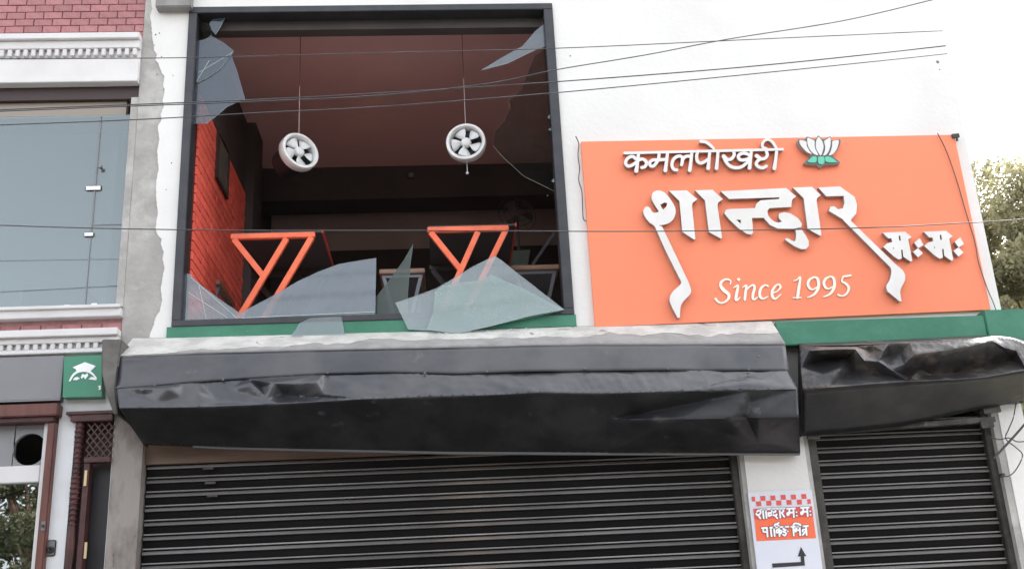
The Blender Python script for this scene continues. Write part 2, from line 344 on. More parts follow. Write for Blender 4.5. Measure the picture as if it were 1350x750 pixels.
# ================================================================== SETTING
def grid_plane(name, x0, x1, y0, y1, z, m):
    k = MB(); k.add([(x0, y0, z), (x1, y0, z), (x1, y1, z), (x0, y1, z)], [(0, 1, 2, 3)]); return tag(k.build(name, m, fix=False), kind='structure')
grid_plane('ground', -600, 600, -600, 600, -0.01, mat('dry_earth', (0.2, 0.17, 0.13), .95, col2=(0.13, 0.13, 0.08), scale=.3))
grid_plane('road', -200, 200, -12.0, -2.4, 0.0, ASPH)
o = box('pavement', (-200, -2.4, -0.01), (200, 0.35, 0.13), PAVE); tag(o, kind='structure')
o = box('kerb', (-200, -2.55, -0.01), (200, -2.4, 0.14), CONC); tag(o, kind='structure')
o = box('far_pavement', (-200, -14.5, -0.01), (200, -12.0, 0.13), PAVE); tag(o, kind='structure')
k = MB()
for i in range(-20, 20): k.add([(i * 4, -7.26, .004), (i * 4 + 2, -7.26, .004), (i * 4 + 2, -7.14, .004), (i * 4, -7.14, .004)], [(0, 1, 2, 3)])
tag(k.build('road_marking', ROADW, fix=False), kind='structure')

# ================================================================== RESTAURANT BUILDING
XL, XR = -2.16, xat(1275, 200)               # left and right ends of the facade
wx0, wx1 = -1.825, 0.93; wz0, wz1 = 3.745, 6.262   # outer edge of the big window frame
SL0, SL1 = xat(191, 593, .05), xat(972, 602, .05)   # left shutter opening
SR0, SR1 = xat(1060, 570, .05) , xat(1307, 575, .05)
SZT = 3.0
B = thing('restaurant_building', (0, 0, 0), 'white restaurant building with a large smashed upper window and orange sign', 'building')
k = MB()
TH = 0.22
k.box((XL, 0, wz1), (XR, TH, 7.4)); k.box((XL, 0, wz0), (wx0, TH, wz1)); k.box((wx1, 0, wz0), (XR, TH, wz1)); k.box((SL0, 0, SZT), (XR, TH, wz0)); k.box((XL, 0, 3.36), (SL0, TH, wz0))
k.box((XL, 0, 0), (SL0, TH, 3.36), 1); k.box((SL1, 0, 0), (SR0, TH, SZT)); k.box((SR1, 0, 0), (XR, TH, SZT))
k.box((XR - .2, TH, 0), (XR, 6.0, 7.4)); k.box((XL, TH, 0), (XL + .15, 6.0, 7.4)); k.box((XL, 6.0, 0), (XR, 6.2, 7.4)); k.box((XL + .15, TH, 7.2), (XR - .2, 6.0, 7.4))
k.build('wall', [PLASTER, PIER], B)
# white paint layer with its broken left edge
edge = [(205, -25), (199, 0), (201, 12), (198, 20), (203, 67), (207, 72), (205, 80), (209, 84), (213, 96), (217, 101), (215, 112), (217, 122), (214, 133), (216, 140), (212, 150), (213, 158), (208, 167), (210, 185), (207, 200), (209, 222), (206, 240), (206, 262), (208, 280), (205, 300), (208, 310), (213, 315), (212, 322), (216, 332), (214, 342), (217, 353), (214, 366), (212, 380), (214, 395), (211, 410), (206, 417), (202, 430), (199, 437), (196, 449)]
e2 = []
for (xa, ya), (xb, yb) in zip(edge[:-1], edge[1:]):
    n_ = max(1, int((yb - ya) / 2.5))
    e2 += [(xa + (xb - xa) * i / n_ + (random.uniform(-.5, .5) if i else 0), ya + (yb - ya) * i / n_) for i in range(n_)]
edge = e2 + [edge[-1]]
k = MB()
L_ = [at(x, y, -.006) for x, y in edge]; L_[0].z = 7.4; L_[-1].z = 3.60
k.prism([[Vector((wx0, -.006, 7.4)), *[Vector((wx0, -.006, z)) for z in (wz1, wz0, 3.60)], *reversed(L_)]], (0, .0055, 0))
k.box((wx0, -.006, wz1 + .0), (wx1, -.0005, 7.4)); k.box((wx1, -.006, 3.60), (XR + .006, -.0005, 7.4)); k.box((XR, 0, 0), (XR + .006, 6.2, 7.4))
k.box((SL1 + .03, -.006, 0), (SR0 - .03, -.0005, SZT)); k.box((SR1 + .05, -.006, 0), (XR + .006, -.0005, SZT))
k.build('paint_layer', WHITE, B)
# slab end and small chips over the top-left corner
k = MB(); k.box((-2.06, -.09, at(220, 9, -.09).z), (-1.80, 0, 7.0)); k.build('beam_end', CONC, B, bevel=.008)
k = MB()
for (x, y, r) in ((205, 46, 1.6), (210, 44, 1.2), (203, 60, 1), (207, 98, 1), (228, 100, .9), (213, 75, 1), (216, 118, 1.2), (226, 215, 1.2), (752, 74, 1.3), (1236, 82, 2.8), (1239, 92, 1.3), (219, 250, 1), (722, 258, 1)):
    c = at(x, y, -.008); r *= .0045; k.prism([[c + Vector((math.cos(a) * r * random.uniform(.7, 1.2), 0, math.sin(a) * r * random.uniform(.7, 1.2))) for a in [i * math.pi / 4 for i in range(8)]]], (0, .0018, 0))
k.build('plaster_chip', LGREY, B)
# green bands
gb = at(224, 447, -.02).z; box('sill_band', (wx0 - .03, -.022, gb), (wx1 + .01, -.0065, wz0), GREEN, B)
gz0, gz1 = zat(1190, 450, -.10), zat(1150, 420, -.10)
k = MB(); k.box((xat(1024, 440, -.1), -.10, gz0), (xat(1300, 430, -.1), -.0065, gz1)); k.box((xat(1300, 430, -.1), -.11, gz0 - .12), (4.9, .25, gz1 + .035))
k.build('fascia_band', GREEN, B, bevel=.006)
# brown board above the left shutter
box('lintel_board', (SL0, .06, zat(191, 612, .06)), (SL1, .21, SZT), RUSTB, B)
# window frame
Fw = MB(); y0, y1 = -.03, .10; t = .055
Fw.box((wx0, y0, wz1 - t), (wx1, y1, wz1)); Fw.box((wx0, y0, wz0), (wx1, y1, wz0 + .045)); Fw.box((wx0, y0, wz0 + .045), (wx0 + .062, y1, wz1 - t)); Fw.box((wx1 - .07, y0, wz0 + .045), (wx1, y1, wz1 - t))
WF = Fw.build('window_frame', FRAME, B, bevel=.004)
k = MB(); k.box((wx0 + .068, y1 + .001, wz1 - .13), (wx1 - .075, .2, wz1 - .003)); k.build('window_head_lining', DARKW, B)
# room behind the window
RX0, RX1, RZ1, RZ0 = -1.78, 1.30, 6.40, 3.80
k = MB(); k.box((RX0 - .05, TH, RZ1), (RX1 + .4, 3.12, RZ1 + .08)); k.build('ceiling', CEIL, B)
k = MB(); k.box((RX0 - .3, TH, RZ0 - .1), (RX1 + .4, 5.95, RZ0)); k.build('room_floor', FLOORM, B)
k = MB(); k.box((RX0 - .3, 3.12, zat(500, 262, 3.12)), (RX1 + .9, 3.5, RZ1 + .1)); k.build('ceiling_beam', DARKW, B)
k = MB(); k.box((RX0 - .3, 4.2, zat(500, 330, 4.2)), (RX1 + 2, 4.3, RZ1 + .5)); k.build('back_wall', BACKW, B)
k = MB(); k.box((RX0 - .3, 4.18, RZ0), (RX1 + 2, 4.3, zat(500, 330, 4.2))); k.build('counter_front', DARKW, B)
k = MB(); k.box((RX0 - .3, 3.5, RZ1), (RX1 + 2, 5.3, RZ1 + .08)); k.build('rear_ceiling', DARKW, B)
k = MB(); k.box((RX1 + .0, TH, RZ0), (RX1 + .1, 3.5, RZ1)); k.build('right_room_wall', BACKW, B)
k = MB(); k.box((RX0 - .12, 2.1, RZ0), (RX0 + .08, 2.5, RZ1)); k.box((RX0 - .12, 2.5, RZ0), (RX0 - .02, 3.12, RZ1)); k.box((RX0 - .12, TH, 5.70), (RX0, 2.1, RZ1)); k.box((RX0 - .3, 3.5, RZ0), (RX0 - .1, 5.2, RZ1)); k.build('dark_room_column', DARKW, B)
k = MB(); k.box((RX0 - .12, TH, RZ0), (RX0 - .002, 2.1, 5.70)); SW = k.build('brick_side_wall', OJOINT, B); SW['label'] = 'orange red painted brick wall'
bl, bh = .155, .0745; me = None
for r in range(25):
    for c in range(13):
        ya = TH + .005 + c * bl - (bl / 2 if r % 2 else 0); yb = ya + bl - .012
        ya = max(ya, TH + .002); yb = min(yb, 2.098)
        if yb - ya < .03: continue
        full = abs((yb - ya) - (bl - .012)) < .001
        z = RZ0 + .004 + r * bh
        if me is None or not full:
            k = MB(); k.box((0, 0, 0), (.012, yb - ya, bh - .011)); o = k.build('brick', OBRICK, None); C.objects.unlink(o); m_ = o.data
            if full: me = m_
            bpy.data.objects.remove(o)
        else: m_ = me
        o = link('brick', me if full else m_, SW, (RX0 - .002 + random.uniform(0, .003), ya, z))

# glass left in the frame (children of the frame)
def attached(name, pts, m, Y=.03, lab=None):
    o = pxpoly(name, pts, Y, .006, m, WF, side=G_EDGE); 
    if lab: o['label'] = lab
    return o
attached('glass_remnant', [(259, 55), (268, 53), (279.5, 48), (296, 57), (308, 67), (301, 79), (288, 93), (275, 102), (259, 110)], G_GREY, .028, 'pale pointed piece of glass in the upper left corner')
attached('glass_remnant', [(259, 112), (275, 104), (290, 93), (305, 73), (312, 92), (323, 130), (299, 141), (284, 154), (272, 163), (251, 163)], G_GREY, .036, 'large pale piece of glass below the left corner')
attached('glass_remnant', [(280, 26), (296, 24), (291, 35), (284, 46), (279, 40), (276, 32)], G_GREY, .03, 'small curled splinter at the top left')
attached('glass_remnant', [(261, 27), (276, 34), (279, 46), (272, 52), (260, 54)], G_DARK, .044, 'dark corner piece of glass')
attached('glass_remnant', [(719, 30), (705, 42), (689, 61), (660, 77), (634, 93), (669.5, 84), (698, 70), (720, 61)], G_LIGHT, .03, 'long pale blade of glass at the upper right')
attached('glass_remnant', [(720, 63), (705, 74), (696, 96), (688, 118), (670, 133), (673, 143), (666, 158), (653, 173), (650, 192), (662, 206), (690, 232), (731, 252)], G_DARK, .04, 'dark jagged piece of glass down the right side')
attached('glass_remnant', [(245, 360), (252, 362), (259, 371), (285, 391), (314, 411), (322, 420), (239, 423)], G_LIGHT, .03, 'pale triangle of glass in the lower left corner')
attached('glass_remnant', [(314, 414), (336.6, 402), (365, 387), (392, 371), (420, 358), (447, 348), (470, 344), (496, 340), (494.5, 417), (322, 421)], G_LIGHT, .035, 'wide pale piece of glass rising to a square corner')
for y_, s_ in ((150, 8), (235, 6), (168, 5)):
    attached('glass_remnant', [(725 + (y_ - 150) * .06, y_), (722 + (y_ - 150) * .06, y_ + s_ * .6), (727 + (y_ - 150) * .06, y_ + s_)], G_LIGHT, .02)

# ================================================================== LOOSE GLASS
def shard(pts3, m, label):
    c = sum((Vector(p) for p in pts3), Vector()) / len(pts3); zb = min(p.z for p in pts3)
    t_ = thing('glass_shard', (c.x, c.y, zb), label, 'glass shard', 'loose pieces of broken window glass')
    n = (pts3[1] - pts3[0]).cross(pts3[2] - pts3[0]).normalized(); k = MB()
    nn = Vector((0, 0, 0))
    for i in range(len(pts3)): nn += pts3[i - 1].cross(pts3[i])
    nn.normalize()
    if nn.y < 0: nn = -nn
    k.prism([pts3], nn * .006, 0, 1); k.build('glass_sheet', [m, G_EDGE], t_); return t_
def lean(pts, p1, Y1, p2, Y2):
    """outline on a tilted plane: y goes from Y1 at photo row p1 to Y2 at row p2"""
    z1, z2 = zat(600, p1, Y1), zat(600, p2, Y2); s = (Y2 - Y1) / (z2 - z1); out = []
    for x, y in pts:
        Y = Y1
        for _ in range(20): Y = Y1 + (at(x, y, Y).z - z1) * s
        out.append(at(x, y, Y))
    return out
shard(lean([(545, 320.5), (541, 350), (538, 383), (538, 415), (494, 417), (495, 392.6), (514, 368), (532, 343.5)], 415, .11, 320, .20), G_OLIVE, 'dark green pointed glass shard standing upright behind the sill between the two orange tables')
shard(lean([(521, 399), (545, 391), (575, 380), (593.5, 369.6), (622, 352), (652, 337), (661, 343), (690, 366), (744, 408), (725, 413), (646, 429), (603, 437.5), (538, 434)], 437, -.045, 337, -.034), G_CLEAR, 'largest loose pane of clear broken glass leaning over the green sill')
shard(lean([(573, 384), (583, 377), (615, 371), (633, 370), (647, 362), (690, 380), (744, 408), (700, 416), (646, 430), (603, 439.5), (563, 434.5), (571, 412)], 439, -.085, 362, -.052), G_MINT, 'mint tinted broken pane lying in front of the larger clear pane')
shard(lean([(395, 426), (410, 419), (450, 417), (455, 443), (382.6, 445)], 445, -.06, 417, -.034), G_CLEAR, 'small faint square of glass resting against the green sill left of centre')
shard(lean([(672, 331), (699, 329), (696, 348), (673, 350)], 350, 1.45, 329, 1.5), G_OLIVE, 'small pale glass piece standing on the right wooden table')
shard(lean([(729, 306), (731, 309), (704, 349), (701, 347)], 349, 1.45, 306, 1.5), G_LIGHT, 'thin glass strip tilted on the right wooden table')

k = MB()
for i in range(70):
    px = random.choice([random.uniform(250, 740), random.uniform(560, 740)]); py = random.uniform(434, 446) if px < 560 else random.uniform(431, 440)
    c = at(px, py - (px - 250) * .02 + 6, -random.uniform(.03, .14)); c.z = at(px, 449 - (px - 250) * .03, -.006).z - (-c.y) * .75 + .030; a = random.uniform(0, 6.3); s_ = random.uniform(.006, .018)
    q = [c + Vector((math.cos(a + t) * s_ * random.uniform(.6, 1.2), math.sin(a + t) * s_ * .5, math.sin(a + t) * s_ * -.35)) for t in (0, 2.2, 4.1)]; k.prism([q], (0, 0, .004))
tag(k.build('glass_crumbs', G_EDGE, None), 'tiny crumbs of broken glass scattered along the concrete ledge under the window', 'glass crumbs', None, 'stuff')
for a, b in (((252, 366), (312, 419)), ((249, 386), (300, 419)), ((262, 374), (272, 420)), ((318, 419), (494, 411)), ((262, 96), (306, 70)), ((259, 108), (276, 80))):
    k = MB(); k.bar(at(*a, .026), at(*b, .026), .0022, .0012); k.build('crack_line', G_EDGE, WF)

# ================================================================== ROOM CONTENTS
def ofr(tl, tr_, mid_t, joint, foot, lfoot, rbot, label, Y=.5, ex=None):
    A, Bp = at(*tl, Y), at(*tr_, Y); zt = (A.z + Bp.z) / 2; A.z = Bp.z = zt; w = .042
    foot3, mt, jt, rb = at(*foot, Y), at(*mid_t, Y), at(*joint, Y), at(*rbot, Y)
    t_ = thing('orange_table', ((A.x + Bp.x) / 2, Y + .4, RZ0), label, 'table', 'orange framed dining tables by the broken window')
    def ext(a, b):   # run a leg on down to the floor
        d = b - a; return a + d * ((RZ0 - a.z) / d.z)
    a0 = A + Vector((w * .6, 0, -w / 2))
    for dy in (0, .85):
        o_ = Vector((0, dy, 0))
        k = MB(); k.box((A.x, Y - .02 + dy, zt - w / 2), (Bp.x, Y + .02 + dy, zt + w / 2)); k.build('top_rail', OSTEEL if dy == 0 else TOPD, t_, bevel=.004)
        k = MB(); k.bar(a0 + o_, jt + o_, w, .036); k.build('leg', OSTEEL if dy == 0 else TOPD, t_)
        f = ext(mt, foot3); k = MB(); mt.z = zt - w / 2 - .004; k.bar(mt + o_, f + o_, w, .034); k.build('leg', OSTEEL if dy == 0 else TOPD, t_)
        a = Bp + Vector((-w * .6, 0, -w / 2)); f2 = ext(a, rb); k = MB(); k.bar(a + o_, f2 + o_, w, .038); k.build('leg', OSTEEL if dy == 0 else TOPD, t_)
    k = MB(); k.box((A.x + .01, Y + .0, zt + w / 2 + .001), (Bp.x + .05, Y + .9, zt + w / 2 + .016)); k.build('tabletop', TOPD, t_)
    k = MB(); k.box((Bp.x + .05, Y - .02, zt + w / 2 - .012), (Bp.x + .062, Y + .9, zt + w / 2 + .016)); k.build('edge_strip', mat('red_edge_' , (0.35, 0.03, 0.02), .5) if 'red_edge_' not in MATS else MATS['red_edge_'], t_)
    return t_
ofr((304.5, 312), (415.5, 311), (378, 314), (347, 364), (325, 403), None, (370, 383), 'left orange steel table with slanted legs seen through the broken window')
ofr((563.5, 303), (670.5, 302), (630, 305), (609, 358), (603, 366), None, (648, 342), 'right orange steel table with slanted legs behind the mint glass pane')
def woodtable(xa, xb, y_, Y, label):
    A, Bp = at(xa, y_, Y), at(xb, y_, Y); z = (A.z + Bp.z) / 2; w = Bp.x - A.x
    t_ = thing('wooden_table', ((A.x + Bp.x) / 2, Y + .3, RZ0), label, 'table', 'small wooden topped tables inside the room')
    k = MB(); k.box((A.x, Y, z - .02), (Bp.x, Y + .6, z + .02)); k.build('tabletop', TOPW, t_, bevel=.004)
    for dy in (.05, .52):
        for sx in (1, -1):
            cx_ = (A.x + Bp.x) / 2; k = MB(); k.bar((cx_ + sx * w * .42, Y + dy, z - .021), (cx_ - sx * w * .1, Y + dy + .001 * sx, RZ0), .03, .03); k.build('leg', GSTEEL, t_)
    k = MB(); k.box((A.x + .03, Y + .03, z - .05), (Bp.x - .03, Y + .57, z - .0215)); k.build('apron', GSTEEL, t_)
woodtable(244, 290, 372, 1.0, 'small wooden table in the left corner against the orange brick wall')
woodtable(500, 560, 357, 1.5, 'wooden table in the middle between the two orange tables')
woodtable(674, 737, 352, 1.4, 'wooden table at the right carrying pieces of broken glass')

def fan(px, py, Y, normal, spin, label, rod_top_y, split, housing, chain=False):
    c = at(px, py, Y); top = RZ1; t_ = thing('exhaust_fan', c, label, 'fan', 'white round exhaust fans hanging from the ceiling')
    n = Vector(normal).normalized(); x = n.cross(Vector((0, 0, 1))).normalized(); y = n.cross(x)
    M = Matrix.Translation(c) @ Matrix((x, y, n)).transposed().to_4x4(); r = .158
    k = MB(); k.lathe([(r * .80, .0), (r * .86, .012), (r * .97, .010), (r, .0), (r * 1.0, -.055), (r * .96, -.065), (r * .80, -.065)], M, 40, closed=True); k.build('ring', FANW, t_, sm=50)
    k = MB(); k.lathe([(.0001, .004), (r * .16, .004), (r * .24, -.004), (r * .26, -.02), (r * .26, -.035)], M, 24); k.build('hub', FANW, t_, sm=50)
    for b in range(5):
        k = MB(); a0 = spin + b * 2 * math.pi / 5; vs = []
        for i in range(7):
            u = i / 6; rr = r * (.2 + .55 * u); hw = .22 + .24 * math.sin(u * 2.2) 
            for s_ in (-1, -.33, .33, 1):
                a = a0 + s_ * hw + .12 * u; vs.append(M @ Vector((math.cos(a) * rr, math.sin(a) * rr, -.02 - s_ * .014)))
        k.add(vs, [(i * 4 + j, i * 4 + j + 1, i * 4 + j + 5, i * 4 + j + 4) for i in range(6) for j in range(3)])
        o = k.build('blade', FANB, t_, sm=60); sm_ = o.modifiers.new('solid', 'SOLIDIFY'); sm_.thickness = .003
    k = MB(); k.lathe([(r * .79, -.066), (r * .79, -.066 - housing), (.0001, -.066 - housing)], M, 28); k.lathe([(r * .79, -.066), (.0001, -.066)], M, 28); k.build('housing', FANK, t_, sm=50)
    tp = c + Vector((0, 0, r * .98)) + n * -.03
    a = at(px, split, tp.y); zs = at(px, split, tp.y).z
    k = MB(); k.tube([tp, (tp.x, tp.y, zs)], .003); k.build('rod', RODM, t_)
    k = MB(); k.tube([(tp.x, tp.y, zs), (tp.x, tp.y, top)], .003); k.build('upper_rod', RODR, t_)
    if chain:
        k = MB(); b_ = c - Vector((0, 0, r)) - n * .03; k.tube([b_, b_ - Vector((0, 0, .09))], .002); k.lathe([(.0001, .012), (.009, .008), (.012, 0), (.009, -.008), (.0001, -.012)], Matrix.Translation(b_ - Vector((0, 0, .1))), 12); k.build('pull_cord', FANW, t_)
fan(396, 199, .52, (.62, -.86, .14), .3, 'left round white fan turned to the side on a thin ceiling rod', 37, 114, .17)
fan(614, 187, .50, (-.14, -1, .0), 1.3, 'right round white fan facing the street on a thin ceiling rod', 33, 104, .06, True)
# dim pedestal fan, picture, ceiling sensor
def darkfan():
    c = at(682, 283, 2.9); t_ = thing('pedestal_fan', (c.x, c.y, RZ0), 'dark pedestal fan standing in the gloom at the back right of the room', 'fan')
    M = Matrix.Translation(c) @ Matrix.Rotation(R(80), 4, 'X') @ Matrix.Rotation(R(15), 4, 'Y')
    GM = mat('dim_grey_plastic', (0.07, 0.065, 0.065), .5)
    k = MB()
    for rr, h in ((.2, 0), (.15, .03), (.1, .045), (.05, .055)):
        k.lathe([(rr + .004, h), (rr, h + .004), (rr - .004, h), (rr, h - .004)], M, 28, closed=True)
    for i in range(12):
        a = i * math.pi / 6; k.tube([M @ Vector((math.cos(a) * .2, math.sin(a) * .2, 0)), M @ Vector((math.cos(a) * .03, math.sin(a) * .03, .057))], .002, 4)
    k.build('guard', GM, t_)
    for b in range(3):
        k = MB(); a0 = b * 2.094; vs = []
        for u in (0.03, .08, .13, .17):
            for s_ in (-1, 0, 1): a = a0 + s_ * .4; vs.append(M @ Vector((math.cos(a) * u, math.sin(a) * u, -s_ * .015)))
        k.add(vs, [(i * 3 + j, i * 3 + j + 1, i * 3 + j + 4, i * 3 + j + 3) for i in range(3) for j in range(2)]); k.build('blade', GM, t_)
    k = MB(); k.tube([c + Vector((0, .05, 0)), (c.x, c.y + .05, RZ0 + .02)], .014, 8); k.build('pole', GM, t_)
    k = MB(); k.lathe([(.0001, .03), (.15, .02), (.17, 0), (.0001, 0)], Matrix.Translation((c.x, c.y + .05, RZ0)), 24); k.build('base', GM, t_)
darkfan()
def picture():
    # hangs flat on the side wall, long side upright
    xw = RX0 + .014
    def yz(px, py):
        d = MC.T @ np.array([px - CX, py - CY, FPX]); t_ = (xw - CAM.x) / d[0]; return (d[1] * t_ + CAM.y, d[2] * t_ + CAM.z)
    y_a, z_a = yz(286, 190); y_b, z_b = yz(298, 243); zc = (z_a + z_b) / 2; t_ = thing('picture_frame', (xw, (y_a + y_b) / 2, zc), 'dark framed picture hanging on the orange brick wall', 'picture')
    ya, yb = min(y_a, y_b) - .02, max(y_a, y_b) + .02; h = .22
    k = MB(); k.box((xw, ya, zc - h), (xw + .02, ya + .03, zc + h)); k.box((xw, yb - .03, zc - h), (xw + .02, yb, zc + h)); k.box((xw, ya + .03, zc - h), (xw + .02, yb - .03, zc - h + .03)); k.box((xw, ya + .03, zc + h - .03), (xw + .02, yb - .03, zc + h)); k.build('frame', DARKDOOR, t_)
    k = MB(); k.box((xw, ya + .03, zc - h + .03), (xw + .008, yb - .03, zc + h - .03)); k.build('print', mat('faded_print', (0.16, 0.12, 0.08), .4, col2=(0.07, 0.09, 0.08), scale=9), t_)
picture()
c = at(542, 231, 3.10); t_ = thing('ceiling_sensor', c, 'small round white fitting on the dark beam at the back of the room', 'sensor')
k = MB(); k.lathe([(.0001, .03), (.02, .027), (.03, .015), (.032, 0), (.0001, 0)], Matrix.Translation(c) @ Matrix.Rotation(R(90), 4, 'X'), 18); k.build('dome', mat('dim_dome', (0.2, 0.19, 0.19), .4), t_, sm=50)
k = MB(); k.lathe([(.0001, .004), (.042, .002), (.042, -.02), (.0001, -.02)], Matrix.Translation(c) @ Matrix.Rotation(R(90), 4, 'X'), 18); k.build('backplate', DARKW, t_)

# ================================================================== ROLLER SHUTTERS
def slat_mesh(w, p):
    prof = [(0, 0), (.001, p * .04), (.004, p * .25), (.007, p * .42), (.016, p * .435), (.0225, p * .46), (.025, p * .50), (.0235, p * .57), (.019, p * .64), (.0135, p * .69), (.007, p * .715), (0, p * .73), (0, p * .815), (.010, p * .825), (.0165, p * .845), (.016, p * .885), (.011, p * .93), (0, p * .95), (0, p)]
    k = MB(); n = 13; vs = []
    for i in range(n):
        x = w * i / (n - 1); b = .0015 * math.sin(i * 1.7)
        for y, z in prof: vs.append((x, -y + b, z))
    m = len(prof)
    k.add(vs, [(i * m + j, (i + 1) * m + j, (i + 1) * m + j + 1, i * m + j + 1) for i in range(n - 1) for j in range(m - 1)])
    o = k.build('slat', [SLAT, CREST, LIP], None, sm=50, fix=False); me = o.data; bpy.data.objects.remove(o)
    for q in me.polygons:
        zc = q.center.z / p; q.material_index = 1 if .45 < zc < .72 else (2 if .815 < zc < .935 else 0)  # painted light by face: lit ridge, lit lip, shaded recess
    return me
def shutter(x0, x1, ztop, pitch, Y, label, railw):
    t_ = thing('roller_shutter', ((x0 + x1) / 2, Y, 0.13), label, 'roller shutter', 'closed black roller shutters')
    me = slat_mesh(x1 - x0 - .004, pitch); z = ztop; i = 0
    while z - pitch > .16:
        z -= pitch; link('slat', me, t_, Vector((x0 + .002 + random.uniform(-.001, .001), random.uniform(-.002, .002), z)) - Vector((t_.location.x, 0, .13))); i += 1
    k = MB(); k.box((x0, Y - .02, .13), (x1, Y + .02, z)); k.build('bottom_bar', RAIL, t_)
    for a, b in railw: k = MB(); k.box((a, Y - .055, .13), (b, Y + .03, ztop + .03)); k.build('guide_rail', RAIL, t_, bevel=.006)
    return t_
pl = (zat(188, 665, .1) - zat(186, 741, .1)) / 4
zt_ = zat(188, 665, .1) + pl * 3
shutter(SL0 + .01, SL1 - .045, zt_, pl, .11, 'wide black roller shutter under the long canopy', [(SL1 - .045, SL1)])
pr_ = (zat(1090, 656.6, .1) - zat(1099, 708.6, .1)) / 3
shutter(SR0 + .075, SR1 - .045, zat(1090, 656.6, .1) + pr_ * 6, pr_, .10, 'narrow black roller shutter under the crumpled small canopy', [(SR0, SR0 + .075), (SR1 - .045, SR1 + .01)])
SL_ = [o for o in C.objects if o.name.startswith('roller_shutter')][0]
for x, y in ((274, 617), (277, 636), (280, 653)):
    c = at(x, y, .075); k = MB(); k.box((c.x - .035, c.y - .004, c.z - .008), (c.x + .035, c.y + .012, c.z + .008)); k.build('slat_clip', RAIL, SL_, bevel=.003)
# bar, brackets over the right shutter
t_ = thing('shutter_header', (xat(1180, 560, -.02), -.02, zat(1180, 560, -.02)), 'thin dark steel header bar with bracket ends above the narrow right shutter', 'header bar')
k = MB(); k.bar(at(1057, 571, -.04), at(1310, 553, -.04), .035, .05); k.build('bar', RAIL, t_)
for a, b in (((1064, 574), (1080, 574)), ((1293, 560), (1309, 558)), ((1296, 541), (1318, 538))):
    k = MB(); k.bar(at(*a, -.07), at(*b, -.07), .05, .02); k.build('bracket', RAIL, t_)

# ================================================================== CANOPIES
def lerpline(pts, u, x0, x1):
    x = x0 + (x1 - x0) * u
    for (ax, ay), (bx, by) in zip(pts[:-1], pts[1:]):
        if x <= bx or (bx, by) == pts[-1]:
            t_ = (x - ax) / (bx - ax); return (x, ay + (by - ay) * t_)
def sheet(name, ra, rb, nu, nv, disp, m, parent, thick=.004, push=0.0):
    """ra, rb: (points in the photo, depth or (left depth, right depth)); a dented sheet spans the two lines"""
    (la, Ya), (lb, Yb) = ra, rb; vs = []
    f = lambda Y, u: Y[0] + (Y[1] - Y[0]) * u if isinstance(Y, tuple) else Y
    for i in range(nu + 1):
        u = i / nu; A = at(*lerpline(la, u, la[0][0], la[-1][0]), f(Ya, u)); Bp = at(*lerpline(lb, u, lb[0][0], lb[-1][0]), f(Yb, u))
        for j in range(nv + 1):
            v = j / nv; p = A.lerp(Bp, v); d = disp(p, u, v); p = p + Vector((0, -1, 0)) * d + Vector((0, -push, 0)); vs.append(p)
    k = MB(); k.add(vs, [(i * (nv + 1) + j, i * (nv + 1) + j + 1, (i + 1) * (nv + 1) + j + 1, (i + 1) * (nv + 1) + j) for i in range(nu) for j in range(nv)])
    o = k.build(name, m, parent, sm=30 if name == 'crumpled_sheet' else 65); s_ = o.modifiers.new('solid', 'SOLIDIFY'); s_.thickness = thick; s_.offset = 0; return o
def facet_sheet(name, bound, inner, folds, n, disp, m, parent, sm=22, soft=3, thick=.004):
    """creased sheet: a rim and inner points (photo x, photo y, depth) joined by straight-edged facets, each finely divided"""
    from mathutils.geometry import delaunay_2d_cdt
    P = list(bound) + list(inner); idx = {(p[0], p[1]): i for i, p in enumerate(P)}
    ed = [(idx[a], idx[b]) for l in folds for a, b in zip(l[:-1], l[1:])]
    vv, _, ff, ov, _, _ = delaunay_2d_cdt([Vector((p[0], p[1])) for p in P], ed, [list(range(len(bound)))], 1, 1e-5)
    Q = [at(v.x, v.y, P[o[0]][2] if o else -.4) for v, o in zip(vv, ov)]
    off = rootloc(parent); me = bpy.data.meshes.new(name); me.from_pydata([tuple(q - off) for q in Q], [], [tuple(f) for f in ff]); bm = bmesh.new(); bm.from_mesh(me)
    for it in range(7):
        long_ = [e for e in bm.edges if e.calc_length() > .028]
        if not long_: break
        bmesh.ops.subdivide_edges(bm, edges=long_, cuts=1, use_grid_fill=False); bmesh.ops.triangulate(bm, faces=bm.faces)
    inner_v = [v for v in bm.verts if not v.is_boundary]
    for it in range(soft): bmesh.ops.smooth_vert(bm, verts=inner_v, factor=.5, use_axis_x=False, use_axis_y=True, use_axis_z=False)
    for v in inner_v: v.co.y -= disp(v.co + off)
    bmesh.ops.recalc_face_normals(bm, faces=bm.faces); bm.to_mesh(me); bm.free(); me.materials.append(m); smooth(me, sm)
    o = link(name, me, parent); s_ = o.modifiers.new('solid', 'SOLIDIFY'); s_.thickness = thick; s_.offset = 0; return o
def gn(p, s_, seed=0): return noise.noise(Vector((p.x * s_ + seed, p.y * s_, p.z * s_ * 1.6)))
def crease(p, s_, seed):
    d = noise.voronoi(Vector((p.x * s_ + seed, seed * .37, p.z * s_ * 1.5)))[0]; return d[0] - .45
CN = thing('long_canopy', (.1, 0, 3.2), 'long dented black sheet metal canopy with concrete top above the wide shutter', 'canopy')
r0 = [(176, 447), (222, 447), (600, 437), (757, 432), (1016, 424)]
r1 = [(157, 471), (262, 466), (420, 462), (596, 458.5), (771, 455), (1035, 454)]
r2 = [(152.6, 512), (262, 503.6), (325, 499), (429, 493), (513, 491), (596.6, 493), (672, 491), (771, 489), (881, 488), (1040, 489)]
r3 = [(158, 538), (262, 536.6), (360, 533), (478, 526), (596.6, 522.7), (711, 518), (790, 519), (900, 516), (1051, 513)]
